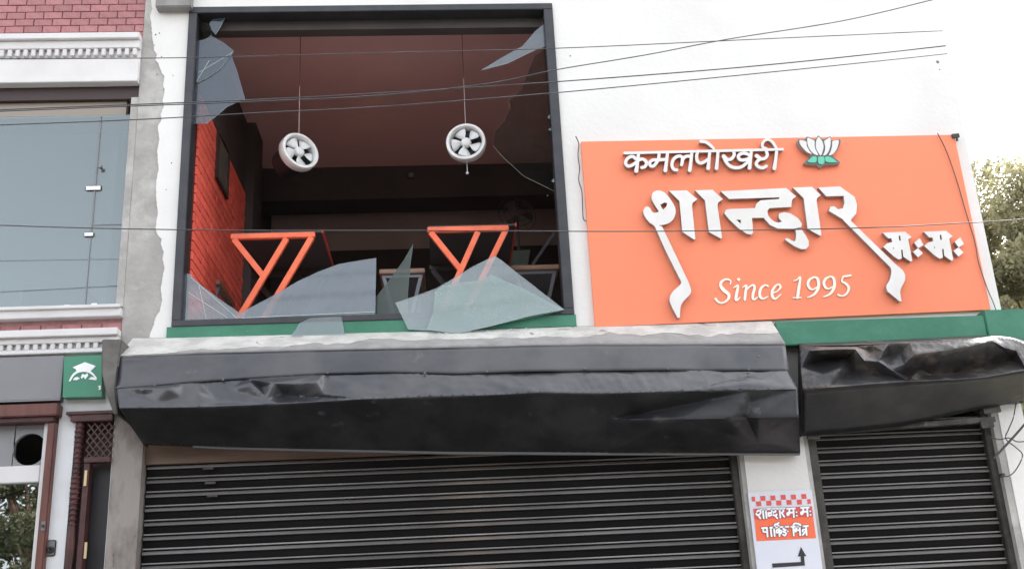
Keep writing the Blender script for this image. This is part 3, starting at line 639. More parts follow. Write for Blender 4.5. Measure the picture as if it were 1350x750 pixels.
r4 = [(190, 586), (304, 590), (433, 593), (597, 596), (800, 597), (1054, 597)]
sheet('concrete_top', (r0, -.006), (r1, -.30), 90, 6, lambda p, u, v: .006 * gn(p, 9) + .004 * gn(p, 30, 5), CONC, CN, .02)
# ragged white paint still on the concrete slope
def paintrag():
    vs = []; nu = 160; k = MB()
    for i in range(nu + 1):
        u = i / nu; A = at(*lerpline(r0, u, 176, 1016), -.006); Bp = at(*lerpline(r1, u, 157, 1035), -.30)
        e = .55 + .55 * max(0, 1 - u * 3) + .28 * noise.noise(Vector((u * 14, 3, 0))) + .12 * noise.noise(Vector((u * 60, 1, 0))); e = max(.12, min(.98, e))
        for v in (0.02, e * .5, e):
            p = A.lerp(Bp, v); vs.append(p + Vector((0, -.0125, .006)))
    k.add(vs, [(i * 3 + j, i * 3 + j + 1, i * 3 + j + 4, i * 3 + j + 3) for i in range(nu) for j in range(2)]); o = k.build('peeling_paint', WPAINT, CN); s_ = o.modifiers.new('solid', 'SOLIDIFY'); s_.thickness = .003
paintrag()
def d_up(p, u, v):
    return .006 * gn(p, 2.2) + .002 * gn(p, 7) + (.014 * math.exp(-((u - .62) / .05) ** 2) - .02 * math.exp(-((u - .87) / .018) ** 2) * v) - .03 * math.exp(-((u - .02) / .06) ** 2) * v * (1 - v) * 4
sheet('upper_sheet', (r1, -.31), (r2, -.385), 150, 8, d_up, BLACKM, CN)
Lr = lambda l, Y: [(x, y, Y) for x, y in l]
FB = Lr(r2, -.375) + [(1051, 513, -.47)] + Lr(r3[::-1][1:], -.47)
FI = [(185, 521, -.40), (205, 531, -.45), (222, 512, -.47), (243, 507, -.39), (240, 524, -.43), (262, 519, -.46), (285, 527, -.42), (300, 513, -.40), (330, 506, -.45), (345, 511, -.375), (352, 526, -.46), (362, 505, -.47), (374, 520, -.37), (388, 506, -.465), (397, 523, -.395), (417, 504, -.455), (425, 519, -.44),
      (540, 507, -.428), (655, 505, -.43), (985, 506, -.470), (990, 494, -.40)]
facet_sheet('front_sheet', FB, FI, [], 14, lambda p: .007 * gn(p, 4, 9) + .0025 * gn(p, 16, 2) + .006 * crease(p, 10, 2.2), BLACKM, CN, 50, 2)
LB_ = Lr(r3, -.47) + [(1053, 549, -.53), (1055, 597, -.10)] + Lr(r4[::-1][1:], -.10)
fold1 = [(802, 551), (850, 544), (880, 538), (940, 526), (985, 516)]; fold2 = [(802, 551), (830, 553), (900, 552), (960, 551), (984, 550), (1000, 550), (1053, 549)]
LI = [(802, 551, -.315), (850, 544, -.335), (880, 538, -.36), (940, 526, -.415), (985, 516, -.468), (830, 553, -.37), (900, 552, -.46), (960, 551, -.52), (984, 550, -.46), (1000, 550, -.54), (988, 532, -.45),
      (1000, 583, -.20), (1018, 566, -.41), (1036, 572, -.33), (1030, 588, -.16), (640, 560, -.29)]
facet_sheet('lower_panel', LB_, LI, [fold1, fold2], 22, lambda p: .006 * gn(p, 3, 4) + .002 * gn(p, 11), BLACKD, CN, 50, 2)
k = MB(); k.tube([at(x, y, -.10) for x, y in [(255, 588), (304, 590.5), (433, 593.5), (597, 597), (800, 598), (1054, 598)]], .011, 8); k.build('bottom_rail', CHROME, CN)
def end_cap(poly, Yv, parent):
    pts = [at(x, y, Y) for (x, y), Y in zip(poly, Yv)]; k = MB(); c = Vector((sum(p.x for p in pts) / len(pts), -.01, sum(p.z for p in pts) / len(pts))); n = len(pts)
    vs = pts + [Vector((pts[0].x, -.004, pts[0].z)), Vector((pts[-1].x, -.004, pts[-1].z)), c]; k.add(vs, [(i, i + 1, n + 2) for i in range(n - 1)] + [(n - 1, n + 1, n + 2), (n + 1, n, n + 2), (n, 0, n + 2)])
    o = k.build('end_plate', BLACKD, parent, fix=False); s_ = o.modifiers.new('solid', 'SOLIDIFY'); s_.thickness = .004
end_cap([(1016, 424), (1035, 454), (1040, 489), (1051, 513), (1053, 549), (1055, 597)], (-.006, -.30, -.385, -.47, -.53, -.10), CN)
end_cap([(176, 447), (157, 471), (152.6, 512), (158, 538), (190, 586)], (-.006, -.30, -.385, -.47, -.10), CN)
for x, y in ((294, 500.5), (432, 491.5), (560, 492), (642, 490), (771, 486), (880, 486), (987, 487), (1000, 470), (204, 508)):
    c = at(x, y, -.395); k = MB(); k.lathe([(.0001, .008), (.008, .006), (.009, 0), (.0001, 0)], Matrix.Translation(c) @ Matrix.Rotation(R(80), 4, 'X'), 8); k.build('screw', CONCD, CN)
k = MB()
for y_, x_ in ((500, 1), (0, 0)): pass
chk = [(134, 447), (161, 447), (157, 471), (152, 512), (155, 546), (150, 546), (141, 522), (134, 492)]
k.prism([[at(x, y, -.33) for x, y in chk]], (0, .325, 0)); k.build('concrete_cheek', CONCD, CN, bevel=.006)

SC = thing('small_canopy', (3.1, 0, 3.1), 'small crumpled black sheet metal canopy above the narrow shutter', 'canopy')
s1 = [(1054, 456), (1115, 455), (1198, 452), (1291, 447), (1312, 443), (1332, 445), (1352, 452)]
s2 = [(1058, 514), (1115, 508), (1198, 503), (1265, 500), (1300, 497), (1354, 488)]
s3 = [(1058, 574), (1110, 570), (1190, 561), (1274, 543), (1344, 529), (1352, 528)]
s1c = [(1054, 456, -.34), (1085, 457, -.37), (1110, 457, -.38), (1130, 457, -.36), (1150, 455, -.32), (1172, 453, -.36), (1200, 452, -.38), (1240, 450, -.38), (1291, 446, -.40), (1312, 443, -.38), (1332, 445, -.34), (1352, 452, -.33)]
s2c = [(1354, 488, -.40), (1300, 497, -.40), (1265, 500, -.40), (1240, 501, -.405), (1198, 503, -.40), (1140, 507, -.40), (1090, 511, -.405), (1058, 514, -.40), (1056, 485, -.39)]
si = [(1067, 462, -.405), (1100, 460, -.415), (1128, 460, -.405), (1147, 463, -.29), (1165, 463, -.39), (1185, 466, -.32), (1205, 467, -.43), (1245, 462, -.44), (1280, 456, -.45), (1308, 449, -.44), (1325, 458, -.40),
      (1070, 479, -.25), (1095, 474, -.235), (1115, 471, -.25), (1126, 489, -.26), (1147, 489, -.29), (1140, 475, -.40), (1157, 491, -.31), (1175, 487, -.41), (1197, 497, -.25), (1192, 480, -.38), (1212, 487, -.27), (1228, 494, -.25), (1260, 491, -.235), (1290, 485, -.24), (1336, 474, -.27), (1106, 487, -.385), (1340, 462, -.37), (1084, 494, -.385), (1170, 470, -.30), (1158, 476, -.40)]
facet_sheet('crumpled_sheet', s1c + s2c, si, [[(1067, 462), (1100, 460), (1128, 460), (1147, 489)], [(1070, 479), (1095, 474), (1115, 471), (1126, 489)], [(1205, 467), (1245, 462), (1280, 456), (1308, 449), (1336, 474), (1290, 485), (1260, 491), (1228, 494)]], 12,
            lambda p: .007 * crease(p, 13, 1.1) + .004 * gn(p, 14, 4), CRUMP, SC, 40, 1)
sheet('top_sheet', ([(1052, 452), (1290, 441), (1352, 446)], -.008), (s1, -.32), 40, 5, lambda p, u, v: .004 * gn(p, 9), CRUMP, SC)
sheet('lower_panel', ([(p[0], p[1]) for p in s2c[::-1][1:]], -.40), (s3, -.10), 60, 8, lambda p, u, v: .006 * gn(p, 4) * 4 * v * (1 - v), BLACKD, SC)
pts = [at(1052, 452, -.008), at(1054, 456, -.30), at(1058, 514, -.40), at(1058, 574, -.10)]; k = MB(); k.prism([pts + [Vector((pts[-1].x, -.01, pts[-1].z))]], (.004, 0, 0)); k.build('end_plate', BLACKD, SC)
pts = [at(1352, 446, -.008), at(1352, 452, -.30), at(1354, 488, -.40), at(1352, 528, -.10)]; k = MB(); k.prism([pts + [Vector((pts[-1].x, -.01, pts[-1].z))]], (.004, 0, 0)); k.build('end_plate', BLACKD, SC)

# ================================================================== ORANGE SIGN
SY, LY = -.04, -.082
SB = thing('orange_signboard', (at(1030, 300, 0).x, 0, at(1030, 430, 0).z), 'large orange restaurant signboard with raised white letters and Since 1995', 'sign')
pxpoly('panel', [(766, 187), (1258, 178), (1306, 408), (785, 431)], SY, .034, ORANGE, SB)
def letter(tr, pts, label, holes=(), smooth_n=0):
    q = cr(pts, smooth_n, True) if smooth_n else pts
    o = pxpoly('letter', mp(tr, q), LY, .036, LFACE, SB, holes=[mp(tr, h) for h in holes], side=LSIDE, bevel=.0)
    o['label'] = label; return o
A_ = T(840, 240, 8.333); B_ = T(940, 240, 7.5); C_ = T(1020, 240, 7.5); D_ = T(840, 290, 5.77); E_ = T(1100, 290, 6.25)
bulb = cr([(160, 190), (160, 150), (178, 112), (215, 95), (262, 98), (312, 125), (350, 168), (392, 230), (420, 290), (420, 350), (395, 410), (350, 450), (290, 470), (236, 476)], 3)
bulb += [(200, 478), (165, 462), (140, 450)] + cr([(100, 405), (70, 345), (76, 292), (108, 270), (140, 285), (165, 325), (198, 338), (236, 325), (217, 290), (185, 240)], 3)
# tail of the first letter joins its bulb
tl = mp(D_, [(190, 50)] + cr([(385, 460), (410, 528), (400, 568), (352, 618), (330, 665), (325, 742)], 3) + cr([(308, 745), (255, 640), (248, 590), (275, 540), (330, 490), (335, 466)], 3) + [(300, 400), (215, 230), (135, 50)])
bp = mp(A_, bulb); i1 = next(i for i, p in enumerate(bulb) if p == (200, 478)); pts = bp[:i1] + tl + bp[i1 + 1:]
o = pxpoly('letter', pts, LY, .036, LFACE, SB, holes=[mp(A_, [(255, 250), (300, 225), (330, 232), (325, 262), (288, 305), (270, 285)])], side=LSIDE); o['label'] = 'first letter with a long tail and paddle end'
letter(A_, [(350, 98), (545, 92), (662, 190), (610, 228), (602, 262), (640, 628), (625, 632), (497, 548), (465, 210)], 'upright stroke after the first letter')
letter(A_, [(635, 92), (828, 86), (942, 190), (890, 225), (882, 262), (933, 608), (920, 622), (788, 548), (745, 202)], 'second upright stroke')
letter(B_, [(75, 92), (725, 60), (822, 143), (785, 172), (778, 200), (775, 247), (560, 258), (538, 285), (545, 330), (575, 368), (610, 392), (645, 402), (682, 392), (655, 362), (648, 340), (655, 312), (700, 298), (765, 310), (840, 358), (880, 412), (872, 448), (800, 462), (640, 460), (565, 425), (500, 354), (385, 355), (398, 500), (380, 520), (335, 512), (250, 455), (160, 370), (112, 310), (125, 276), (160, 268), (415, 258), (430, 215), (470, 182), (655, 168), (655, 152), (160, 168)], 'widest joined letter under a slanted bar', [[(228, 372), (275, 375), (275, 412)]])
letter(C_, [(215, 468), (272, 464), (312, 520), (345, 580), (347, 630), (320, 662), (275, 664), (200, 632), (118, 575), (112, 560), (142, 556), (178, 578), (208, 588), (220, 560), (222, 505)], 'small hook below the joined letter')
letter(C_, [(188, 56), (378, 48), (467, 130), (430, 158), (424, 185), (472, 522), (460, 532), (335, 462), (297, 160)], 'third upright stroke')
rr_ = [(440, 55), (655, 44), (800, 148), (825, 228), (816, 312), (770, 365)]
tail = mp(E_, [(137, 8), (500, 360)] + cr([(558, 408), (582, 450), (580, 500), (546, 570), (545, 620), (556, 668)], 3) + [(540, 672)] + cr([(440, 590), (428, 545), (458, 490), (470, 420), (460, 388)], 3) + [(72, 0)])
pts = mp(C_, rr_) + tail + mp(C_, [(690, 372), (545, 285), (560, 245), (598, 240), (640, 272), (685, 258), (700, 205), (692, 138), (520, 142)])
o = pxpoly('letter', pts, LY, .036, LFACE, SB, side=LSIDE); o['label'] = 'last letter of the name with a long slanted tail and paddle end'
for dx, dy, w in ((0, 0, 'first'), (338, -7, 'second')):
    tr = lambda x, y, dx=dx, dy=dy: E_(x + dx, y + dy)
    letter(tr, [(398, 105), (582, 97), (637, 142), (608, 160), (642, 332), (630, 344), (568, 302), (562, 246), (550, 246), (556, 318), (530, 326), (490, 300), (403, 222), (430, 195), (478, 182), (470, 152), (445, 152)], w + ' small bold letter', [[(530, 130), (543, 130), (548, 170), (535, 170)], [(480, 228), (492, 230), (488, 242)]])
    dx2 = dx if dx == 0 else 333; 
    tr2 = lambda x, y, dx=dx2, dy=dy: E_(x + dx, y + dy)
    letter(tr2, [(658, 188), (704, 150), (734, 206), (692, 233)], 'upper dot of the ' + w + ' colon')
    letter(tr2, [(648, 262), (690, 232), (730, 274), (690, 308)], 'lower dot of the ' + w + ' colon')
# small line of text, pen strokes
Ft = T(815, 180, 11.25); Gt = T(925, 175, 11.25); r = 23
def lets(tr, st, label, rr=r): return pen('letter', [[(p[0], p[1], p[2] if len(p) > 2 else rr) for p in s] for s in st], tr, LY, .036, LFACE, SB, LSIDE, 5.0, label)
pen('headline_bar', [[(95, 247, 19), (2440, 191, 19)]], Ft, LY - .001, .034, LFACE, SB, LSIDE, 5.0)
lets(Ft, [[(300, 268, 24), (285, 400, 24), (268, 510, 30)], [(255, 330), (225, 300), (170, 305), (122, 350), (112, 405), (145, 440), (200, 430), (265, 385), (315, 345), (370, 338), (412, 372), (418, 412), (392, 450), (350, 462)]], 'small letter with two loops')
lets(Ft, [[(606, 262), (600, 340)], [(600, 340), (560, 400), (520, 440), (478, 432), (470, 385), (510, 352), (560, 348), (620, 345), (715, 342)], [(730, 262), (715, 380), (700, 502, 29)]], 'small letter with a knot at the lower left')
lets(Ft, [[(868, 497), (825, 487), (797, 430), (815, 350), (860, 305), (915, 292), (955, 318), (952, 370), (940, 420)], [(950, 350), (990, 305), (1040, 292), (1085, 305)], [(1092, 245), (1078, 380), (1060, 500, 28)]], 'small letter shaped like two arches')
lets(Gt, [[(-55, 275), (-74, 350), (-60, 425), (-10, 452), (55, 425), (112, 380)], [(120, 285), (108, 420), (97, 528, 28)]], 'small cup shaped letter')
lets(Gt, [[(243, 285), (232, 420), (221, 528, 28)]], 'small upright stroke')
pen('letter', [[(-12, 131, 22), (60, 140, 22), (120, 178, 22), (180, 238, 18)]], Gt, LY - .002, .036, LFACE, SB, LSIDE, 5.0, 'curl above the small upright stroke')
lets(Gt, [[(478, 285), (482, 335), (442, 388), (385, 398), (328, 352, 30)], [(330, 352, 28), (365, 435), (430, 500), (520, 522), (600, 503), (665, 452), (712, 410)], [(736, 285), (722, 420), (710, 522, 28)], [(722, 345), (660, 310), (590, 310), (545, 345), (562, 395), (620, 408), (680, 390), (720, 372)]], 'small wide letter swept along its foot')
lets(Gt, [[(962, 285), (975, 330), (940, 380), (880, 388), (818, 345, 29)], [(880, 388), (830, 420), (810, 468), (850, 510), (905, 522), (958, 497)]], 'small hooked letter')
lets(Gt, [[(1112, 285), (1096, 420), (1080, 528, 29)]], 'last small upright stroke')
pen('letter', [[(960, 238, 19), (908, 215, 20), (905, 160, 20), (942, 114, 20), (992, 102, 20), (1050, 140, 20), (1090, 195, 20), (1112, 240, 18)]], Gt, LY - .002, .036, LFACE, SB, LSIDE, 5.0, 'loop above the last small upright stroke')
# Since 1995
def thin(ox, st, label, dx=0, dy=0):
    pen('letter', [[(p[0] + dx, p[1] + dy, p[2]) for p in s] for s in st], T(ox, 355, 12.27), SY - .006, .005, CREAM, SB, PBLUE, 4.0, label, 2)
thin(930, [[(398, 242, 7), (412, 195, 10), (372, 165, 13), (312, 165, 15), (255, 210, 19), (248, 270, 23), (300, 340, 27), (372, 400, 24), (378, 455, 20), (340, 510, 15), (270, 543, 13), (205, 525, 15), (165, 478, 18)]], 'capital S')
thin(930, [[(538, 165, 24)], [(455, 300, 7), (525, 265, 15), (508, 380, 22), (492, 478, 22), (515, 495, 14), (560, 450, 6)]], 'letter i')
thin(930, [[(600, 295, 6), (660, 262, 14), (650, 370, 20), (636, 490, 19)], [(650, 350, 9), (710, 285, 12), (775, 255, 15), (795, 300, 19), (770, 400, 20), (768, 470, 19), (795, 485, 13), (845, 450, 6)]], 'letter n')
thin(930, [[(1012, 272, 13), (965, 255, 12), (905, 300, 18), (878, 380, 21), (890, 450, 20), (940, 475, 13), (1010, 440, 7)]], 'letter c')
thin(930, [[(1082, 385, 8), (1160, 355, 8), (1215, 290, 15), (1190, 245, 14), (1130, 272, 14), (1080, 360, 21), (1090, 450, 21), (1135, 475, 13), (1220, 405, 7)]], 'letter e')
thin(1030, [[(200, 190, 6), (255, 168, 9), (308, 130, 12), (285, 300, 22), (262, 455, 23)], [(190, 462, 8), (320, 458, 8)]], 'figure one')
nine = [[(528, 128, 10), (460, 165, 18), (430, 235, 20), (462, 308, 18), (515, 325, 10), (575, 290, 10)], [(528, 124, 11), (585, 150, 19), (604, 235, 22), (590, 320, 21), (540, 398, 17), (470, 440, 11), (422, 456, 6)]]
thin(1030, nine, 'first figure nine'); thin(1030, nine, 'second figure nine', 258, -10)
thin(1030, [[(1122, 98, 15), (1060, 110, 15), (1002, 120, 12), (982, 195, 12), (1040, 228, 17), (1092, 295, 19), (1062, 385, 15), (990, 432, 11), (920, 412, 15)]], 'figure five')
# lotus emblem
Lt = T(1040, 170, 12.5)
LB = pxpoly('lotus_emblem', mp(Lt, cr([(150, 175), (250, 180), (300, 130), (400, 165), (440, 170), (487, 112), (545, 165), (590, 170), (685, 125), (705, 195), (838, 172), (845, 250), (790, 360), (720, 440), (830, 540), (820, 580), (620, 590), (560, 600), (520, 640), (470, 600), (420, 590), (270, 580), (265, 540), (360, 450), (240, 360), (160, 270)], 3, True)), LY + .006, .034, LGREY, SB, side=LSIDE)
def pet(name, pts, m):
    cx_ = sum(p[0] for p in pts) / len(pts); cy_ = sum(p[1] for p in pts) / len(pts); pts = [(cx_ + (p[0] - cx_) * .90, cy_ + (p[1] - cy_) * .95) for p in pts]
    return pxpoly(name, mp(Lt, cr(pts, 4, True)), LY - .002, .0075, m, LB)
pet('petal', [(487, 125), (535, 172), (568, 235), (578, 310), (560, 385), (530, 445), (490, 405), (452, 340), (437, 260), (450, 185)], LFACE)
pet('petal', [(305, 142), (370, 165), (425, 195), (428, 270), (445, 340), (495, 440), (430, 425), (360, 365), (305, 265), (297, 190)], LFACE)
pet('petal', [(685, 135), (695, 215), (685, 300), (650, 390), (600, 440), (560, 440), (590, 370), (598, 290), (580, 200), (630, 165)], LFACE)
pet('petal', [(165, 185), (240, 190), (290, 215), (300, 285), (350, 370), (390, 420), (310, 390), (230, 320), (185, 260)], LFACE)
pet('petal', [(828, 185), (822, 260), (785, 350), (720, 425), (655, 440), (690, 360), (712, 270), (715, 205), (770, 185)], LFACE)
pet('leaf', [(300, 540), (340, 500), (400, 455), (462, 462), (458, 540), (400, 560)], LGREEN)
pet('leaf', [(802, 548), (740, 500), (680, 462), (595, 460), (602, 535), (680, 555)], LGREEN)
pet('leaf', [(480, 465), (530, 455), (585, 465), (590, 560), (535, 590), (480, 555)], LGREEN)
# thin wires hanging over the sign and its edge
def wire(pts, Y, r_, label, name='wire', cat='wire', group=None, n=6):
    q = cr(pts, 6); p3 = [at(x, y, Y) for x, y in q]; k = MB(); off = p3[0]
    k.tube(p3, r_, n); o = k.build(name, CABLE, None, sm=60); return tag(o, label, cat, group)
wire([(1236, 176), (1248, 200), (1262, 240), (1272, 275), (1285, 318), (1290, 345), (1300, 376), (1310, 400), (1314, 412)], SY - .012, .0035, 'thin black wire hanging across the right edge of the orange sign')
wire([(759, 180), (763, 190), (762, 205), (764, 222), (763, 238), (767, 252), (768, 270), (769, 288), (773, 292)], SY - .012, .004, 'knotted black wire hanging down the left edge of the orange sign')
t_ = thing('sign_bracket', at(1259, 181, -.03), 'small metal hook at the top right corner of the orange sign', 'bracket'); k = MB(); k.bar(at(1255, 180, -.045), at(1264, 179, -.045), .03, .02); k.build('plate', RAIL, t_); k = MB(); k.bar(at(1261, 180, -.05), at(1262, 186, -.05), .012, .012); k.build('hook', RAIL, t_)

# ================================================================== PARKING POSTER
Pt = T(975, 640, 6.82); PY = -.018
PP = thing('parking_poster', at(1040, 745, 0), 'white parking poster with red checks and bent arrow on the pier between the shutters', 'poster')
x0_, x1_ = at(986, 649, PY), at(1070, 645, PY); zt2 = (x0_.z + x1_.z) / 2
box('sheet', (x0_.x, PY, zt2 - 1.05), (x0_.x + (x1_.x - x0_.x), PY + .008, zt2), POSTER, PP)
pxpoly('text_panel', mp(Pt, [(125, 205), (650, 182), (688, 468), (155, 495)]), PY - .003, .002, PORANGE, PP)
pxpoly('text_strip', mp(Pt, [(125, 205), (650, 182), (662, 275), (137, 300)]), PY - .0055, .002, PRED, PP)
k = 0
for cx_, cy_ in ((125, 118), (210, 112), (300, 108), (393, 102), (485, 100), (578, 95), (172, 160), (263, 155), (353, 152), (445, 148), (538, 145), (625, 140)):
    h_ = 15 if cx_ in (125, 625) else 22; g_ = 21
    pxpoly('check', mp(Pt, [(cx_ - h_ - 2, cy_ - g_ + 1), (cx_ + h_ - 2, cy_ - g_ - 1), (cx_ + h_ + 3, cy_ + g_ - 1), (cx_ - h_ + 3, cy_ + g_ + 1)]), PY - .003, .002, PRED, PP)
pxpoly('arrow', mp(Pt, [(292, 697), (552, 683), (550, 632), (525, 634), (552, 548), (600, 630), (580, 632), (588, 715), (298, 735)]), PY - .003, .002, PINK, PP)
def ptext(st, label):
    st = [[(p[0], p[1], 8) for p in s] for s in st]
    pen('letter', st, Pt, PY - .0075, .0015, PBLUE, PP, None, 3.0, None, 4); pen('letter', st, Pt, PY - .0095, .0015, SIGNW, PP, None, 3.0, label)
def hl(x0, x1): return [(x0, 214 - (x0 - 140) * .045), (x1, 214 - (x1 - 140) * .045)]
def pt_(st, dx=0, dy=0): ptext([[(x + dx, y + dy) for x, y in q] for q in st], 'poster letter')
pt_([hl(192, 405)])
pt_([[(158, 232), (172, 220), (190, 232), (184, 252), (160, 262), (150, 250)], [(168, 262), (188, 293)], [(210, 216), (217, 290)]])
pt_([[(236, 214), (243, 288)]])
pt_([[(288, 212), (292, 262)], [(262, 246), (262, 270), (292, 258)], [(258, 244), (290, 242)]])
pt_([[(322, 212), (322, 232), (304, 236), (300, 256), (318, 268), (334, 256), (326, 272), (340, 290)]])
pt_([[(360, 210), (367, 284)]]); pt_([[(390, 209), (394, 228), (374, 242)], [(378, 240), (402, 278)]])
for dx, dy in ((0, 0), (124, -8)):
    pt_([[(428, 206), (498, 202)], [(446, 206), (449, 246), (434, 264), (428, 250), (440, 240), (486, 240)], [(484, 204), (489, 280)]], dx, dy); pt_([[(512, 236)], [(515, 268)]], dx, dy)
pt_([[(200, 380), (262, 376)], [(214, 382), (216, 412), (246, 412)], [(246, 382), (252, 456)]]); pt_([[(280, 378), (288, 453)], [(262, 376), (308, 374)]])
pt_([[(310, 376), (316, 450)], [(314, 374), (322, 344), (350, 356), (352, 372)], [(330, 346), (352, 332)]]); pt_([[(354, 372), (360, 450)], [(358, 400), (336, 396), (334, 420), (358, 412)], [(358, 400), (378, 404), (372, 428)], [(308, 375), (440, 366)]])
pt_([[(402, 370), (394, 388), (416, 396), (396, 412), (418, 424), (408, 446), (392, 438)], [(434, 408)]])
pt_([[(465, 368), (560, 362)], [(482, 368), (488, 445)], [(482, 366), (494, 338), (540, 344), (548, 364)]]); pt_([[(514, 368), (512, 384), (500, 388)], [(512, 384), (506, 412), (500, 400), (506, 398), (540, 398)], [(540, 366), (546, 442)]])
pt_([[(560, 364), (616, 360)], [(598, 364), (604, 442)], [(600, 392), (570, 394), (568, 410)], [(600, 400), (568, 440)]])
# ================================================================== NEIGHBOUR BUILDING
NX1 = XL - .002; NX0 = -6.5
NB = thing('neighbour_building', (-3.2, 0, 0), 'red brick and white building with glazed upper floor left of the grey pillar', 'building')
zn = lambda py, Y=0.0, px=90: zat(px, py, Y)
zc0, zc1, zc2, zc3 = zn(52), zn(70), zn(82), zn(107)
z_gt, z_gb = zn(172), zn(406)
zs0, zs1, zs2, zs3, zs4 = zn(407), zn(421), zn(438), zn(455), zn(468)
ztop = 7.3
box('brick_backing', (NX0, .02, zc0), (NX1, .25, ztop), MORTAR, NB); box('brick_backing', (NX0, .02, zs2), (NX1, .25, zs1), MORTAR, NB)
bw, bh2 = .135, .0600
def bricks(z0, rows, zmax):
    me = None
    for r_ in range(rows):
        x = NX1 - .002; i = 0
        while x > -3.75:
            w = bw if not (i == 0 and r_ % 2) else bw / 2; z = z0 + r_ * bh2
            key = 'h' if w < bw else 'f'
            if key not in BM:
                k = MB(); k.box((-w + .008, 0, 0), (0, .02, bh2 - .007)); o = k.build('brick', BRICKM, None); BM[key] = o.data; bpy.data.objects.remove(o)
            link('brick', BM[key], NB, Vector((x, random.uniform(.004, .008), z)) - NB.location); x -= w; i += 1
BM = {}
bricks(zc0 + .004, 10, ztop); bricks(zs2 + .004, max(1, int((zs1 - zs2) / bh2)), zs1)
def cornice(ztop_, zd1, zd0, zlow, name):
    k = MB(); k.box((NX0, -.09, ztop_ - .05), (NX1, .25, ztop_)); k.box((NX0, -.06, zd1), (NX1, .25, ztop_ - .05)); k.box((NX0, -.025, zd0), (NX1, .25, zd1))
    if zlow < zd0: k.box((NX0, -.04, zlow + .03), (NX1, .25, zd0)); k.box((NX0, -.055, zlow), (NX1, .25, zlow + .03))
    c = k.build(name, CORN, NB, bevel=.004); me = None; x = NX1 - .02
    hgt = (zd1 - zd0) * .72
    while x > -3.9:
        if me is None:
            k = MB(); k.box((-.03, 0, -hgt), (0, .03, 0)); o = k.build('dentil', CORN, None, bevel=.003); me = o.data; bpy.data.objects.remove(o)
        link('dentil', me, c, Vector((x, -.0555, zd1 - .0005)) - NB.location); x -= .056
cornice(zc0, zc1, zc2, zc3 - .04, 'upper_cornice')
cornice(zs2 - .001, zs3 - .0, zn(466), zn(468), 'lower_cornice')
k = MB(); k.box((NX0, -.05, zs1), (NX1 - .0, .25, zs0)); k.box((NX0, -.07, zs0 - .02), (NX1, .0, zs0 + .004)); k.build('window_sill', CORN, NB, bevel=.004)
box('window_head', (NX0, .02, zn(130)), (NX1, .25, zc3 - .041), DGAP, NB)
k = MB(); k.box((NX0, .06, zn(150)), (NX1 - .1, .12, zn(130) - .001)); k.build('blind_box', mat('taupe_pelmet', (0.3, 0.26, 0.22), .6), NB)
k = MB(); k.box((NX0, .14, zn(173, .14)), (NX1 - .1, .2, zn(150))); k.build('inner_soffit', TANF, NB)
# glazed upper window: two panes and a door leaf with patch fittings
zj = zn(296, .03, 150)
WN = MB(); WN.box((NX1 - .05, .0, zs0), (NX1, .2, zn(130))); WN = WN.build('window', PLASTER, NB)
gx = [xat(129, 155, .03), xat(117, 405, .03)]; gxm = sum(gx) / 2
k = MB(); k.box((NX0, .03, zs0 + .004), (gxm - .004, .04, zn(150) - .002)); k.build('pane', G_PANE, WN)
k = MB(); k.box((gxm + .004, .03, zs0 + .004), (NX1 - .051, .04, zj - .003)); k.build('pane', G_PANE, WN)
k = MB(); k.box((gxm + .004, .03, zj + .003), (NX1 - .051, .04, zn(150) - .002)); k.build('pane', G_PANE, WN)
k = MB(); k.tube([(gxm, .028, zn(155)), (gxm, .028, zj)], .006, 8); k.build('glass_joint', CHROME, WN)
k = MB(); k.box((gxm - .003, .026, zs0 + .004), (gxm + .003, .03, zj)); k.box((gxm + .004, .026, zj - .004), (NX1 - .051, .0295, zj + .004)); k.build('glass_joint', CHROME, WN)
for x, y, w, h in ((123, 248, .055, .02), (117, 309, .035, .018)):
    c = at(x, y, .02); k = MB(); k.box((c.x - w, .018, c.z - h), (c.x + w, .029, c.z + h)); k.build('patch_fitting', SIGNW, WN, bevel=.006)
for x, y in ((88, 404), (124, 402)): c = at(x, y, .02); k = MB(); k.box((c.x - .02, .018, c.z - .008), (c.x + .02, .029, c.z + .012)); k.build('patch_fitting', SIGNW, WN, bevel=.003)
c = at(133, 221, .01); k = MB(); k.lathe([(.0001, .022), (.012, .02), (.016, .01), (.012, 0), (.008, -.01)], Matrix.Translation(c) @ Matrix.Rotation(R(90), 4, 'X'), 16); k.build('door_knob', CHROME, WN, sm=50)
# room behind the glass
k = MB(); k.box((NX0, 1.6, zs0 - .3), (NX1 - .2, 1.7, ztop)); k.box((NX0, .25, zs0 - .32), (NX1 - .2, 1.6, zs0 - .3)); k.box((NX1 - .25, .25, zs0 - .3), (NX1 - .2, 1.6, ztop)); k.box((NX0, .25, ztop - .7), (NX1 - .25, 1.6, ztop - .6)); k.build('inner_room', SALMON, NB)
c1, c2 = at(30, 383, .5), at(114, 383, .5); k = MB(); k.box((c1.x, .5, zs0 - .3), (c2.x, .9, c1.z)); k.build('counter', GSTEEL, NB)
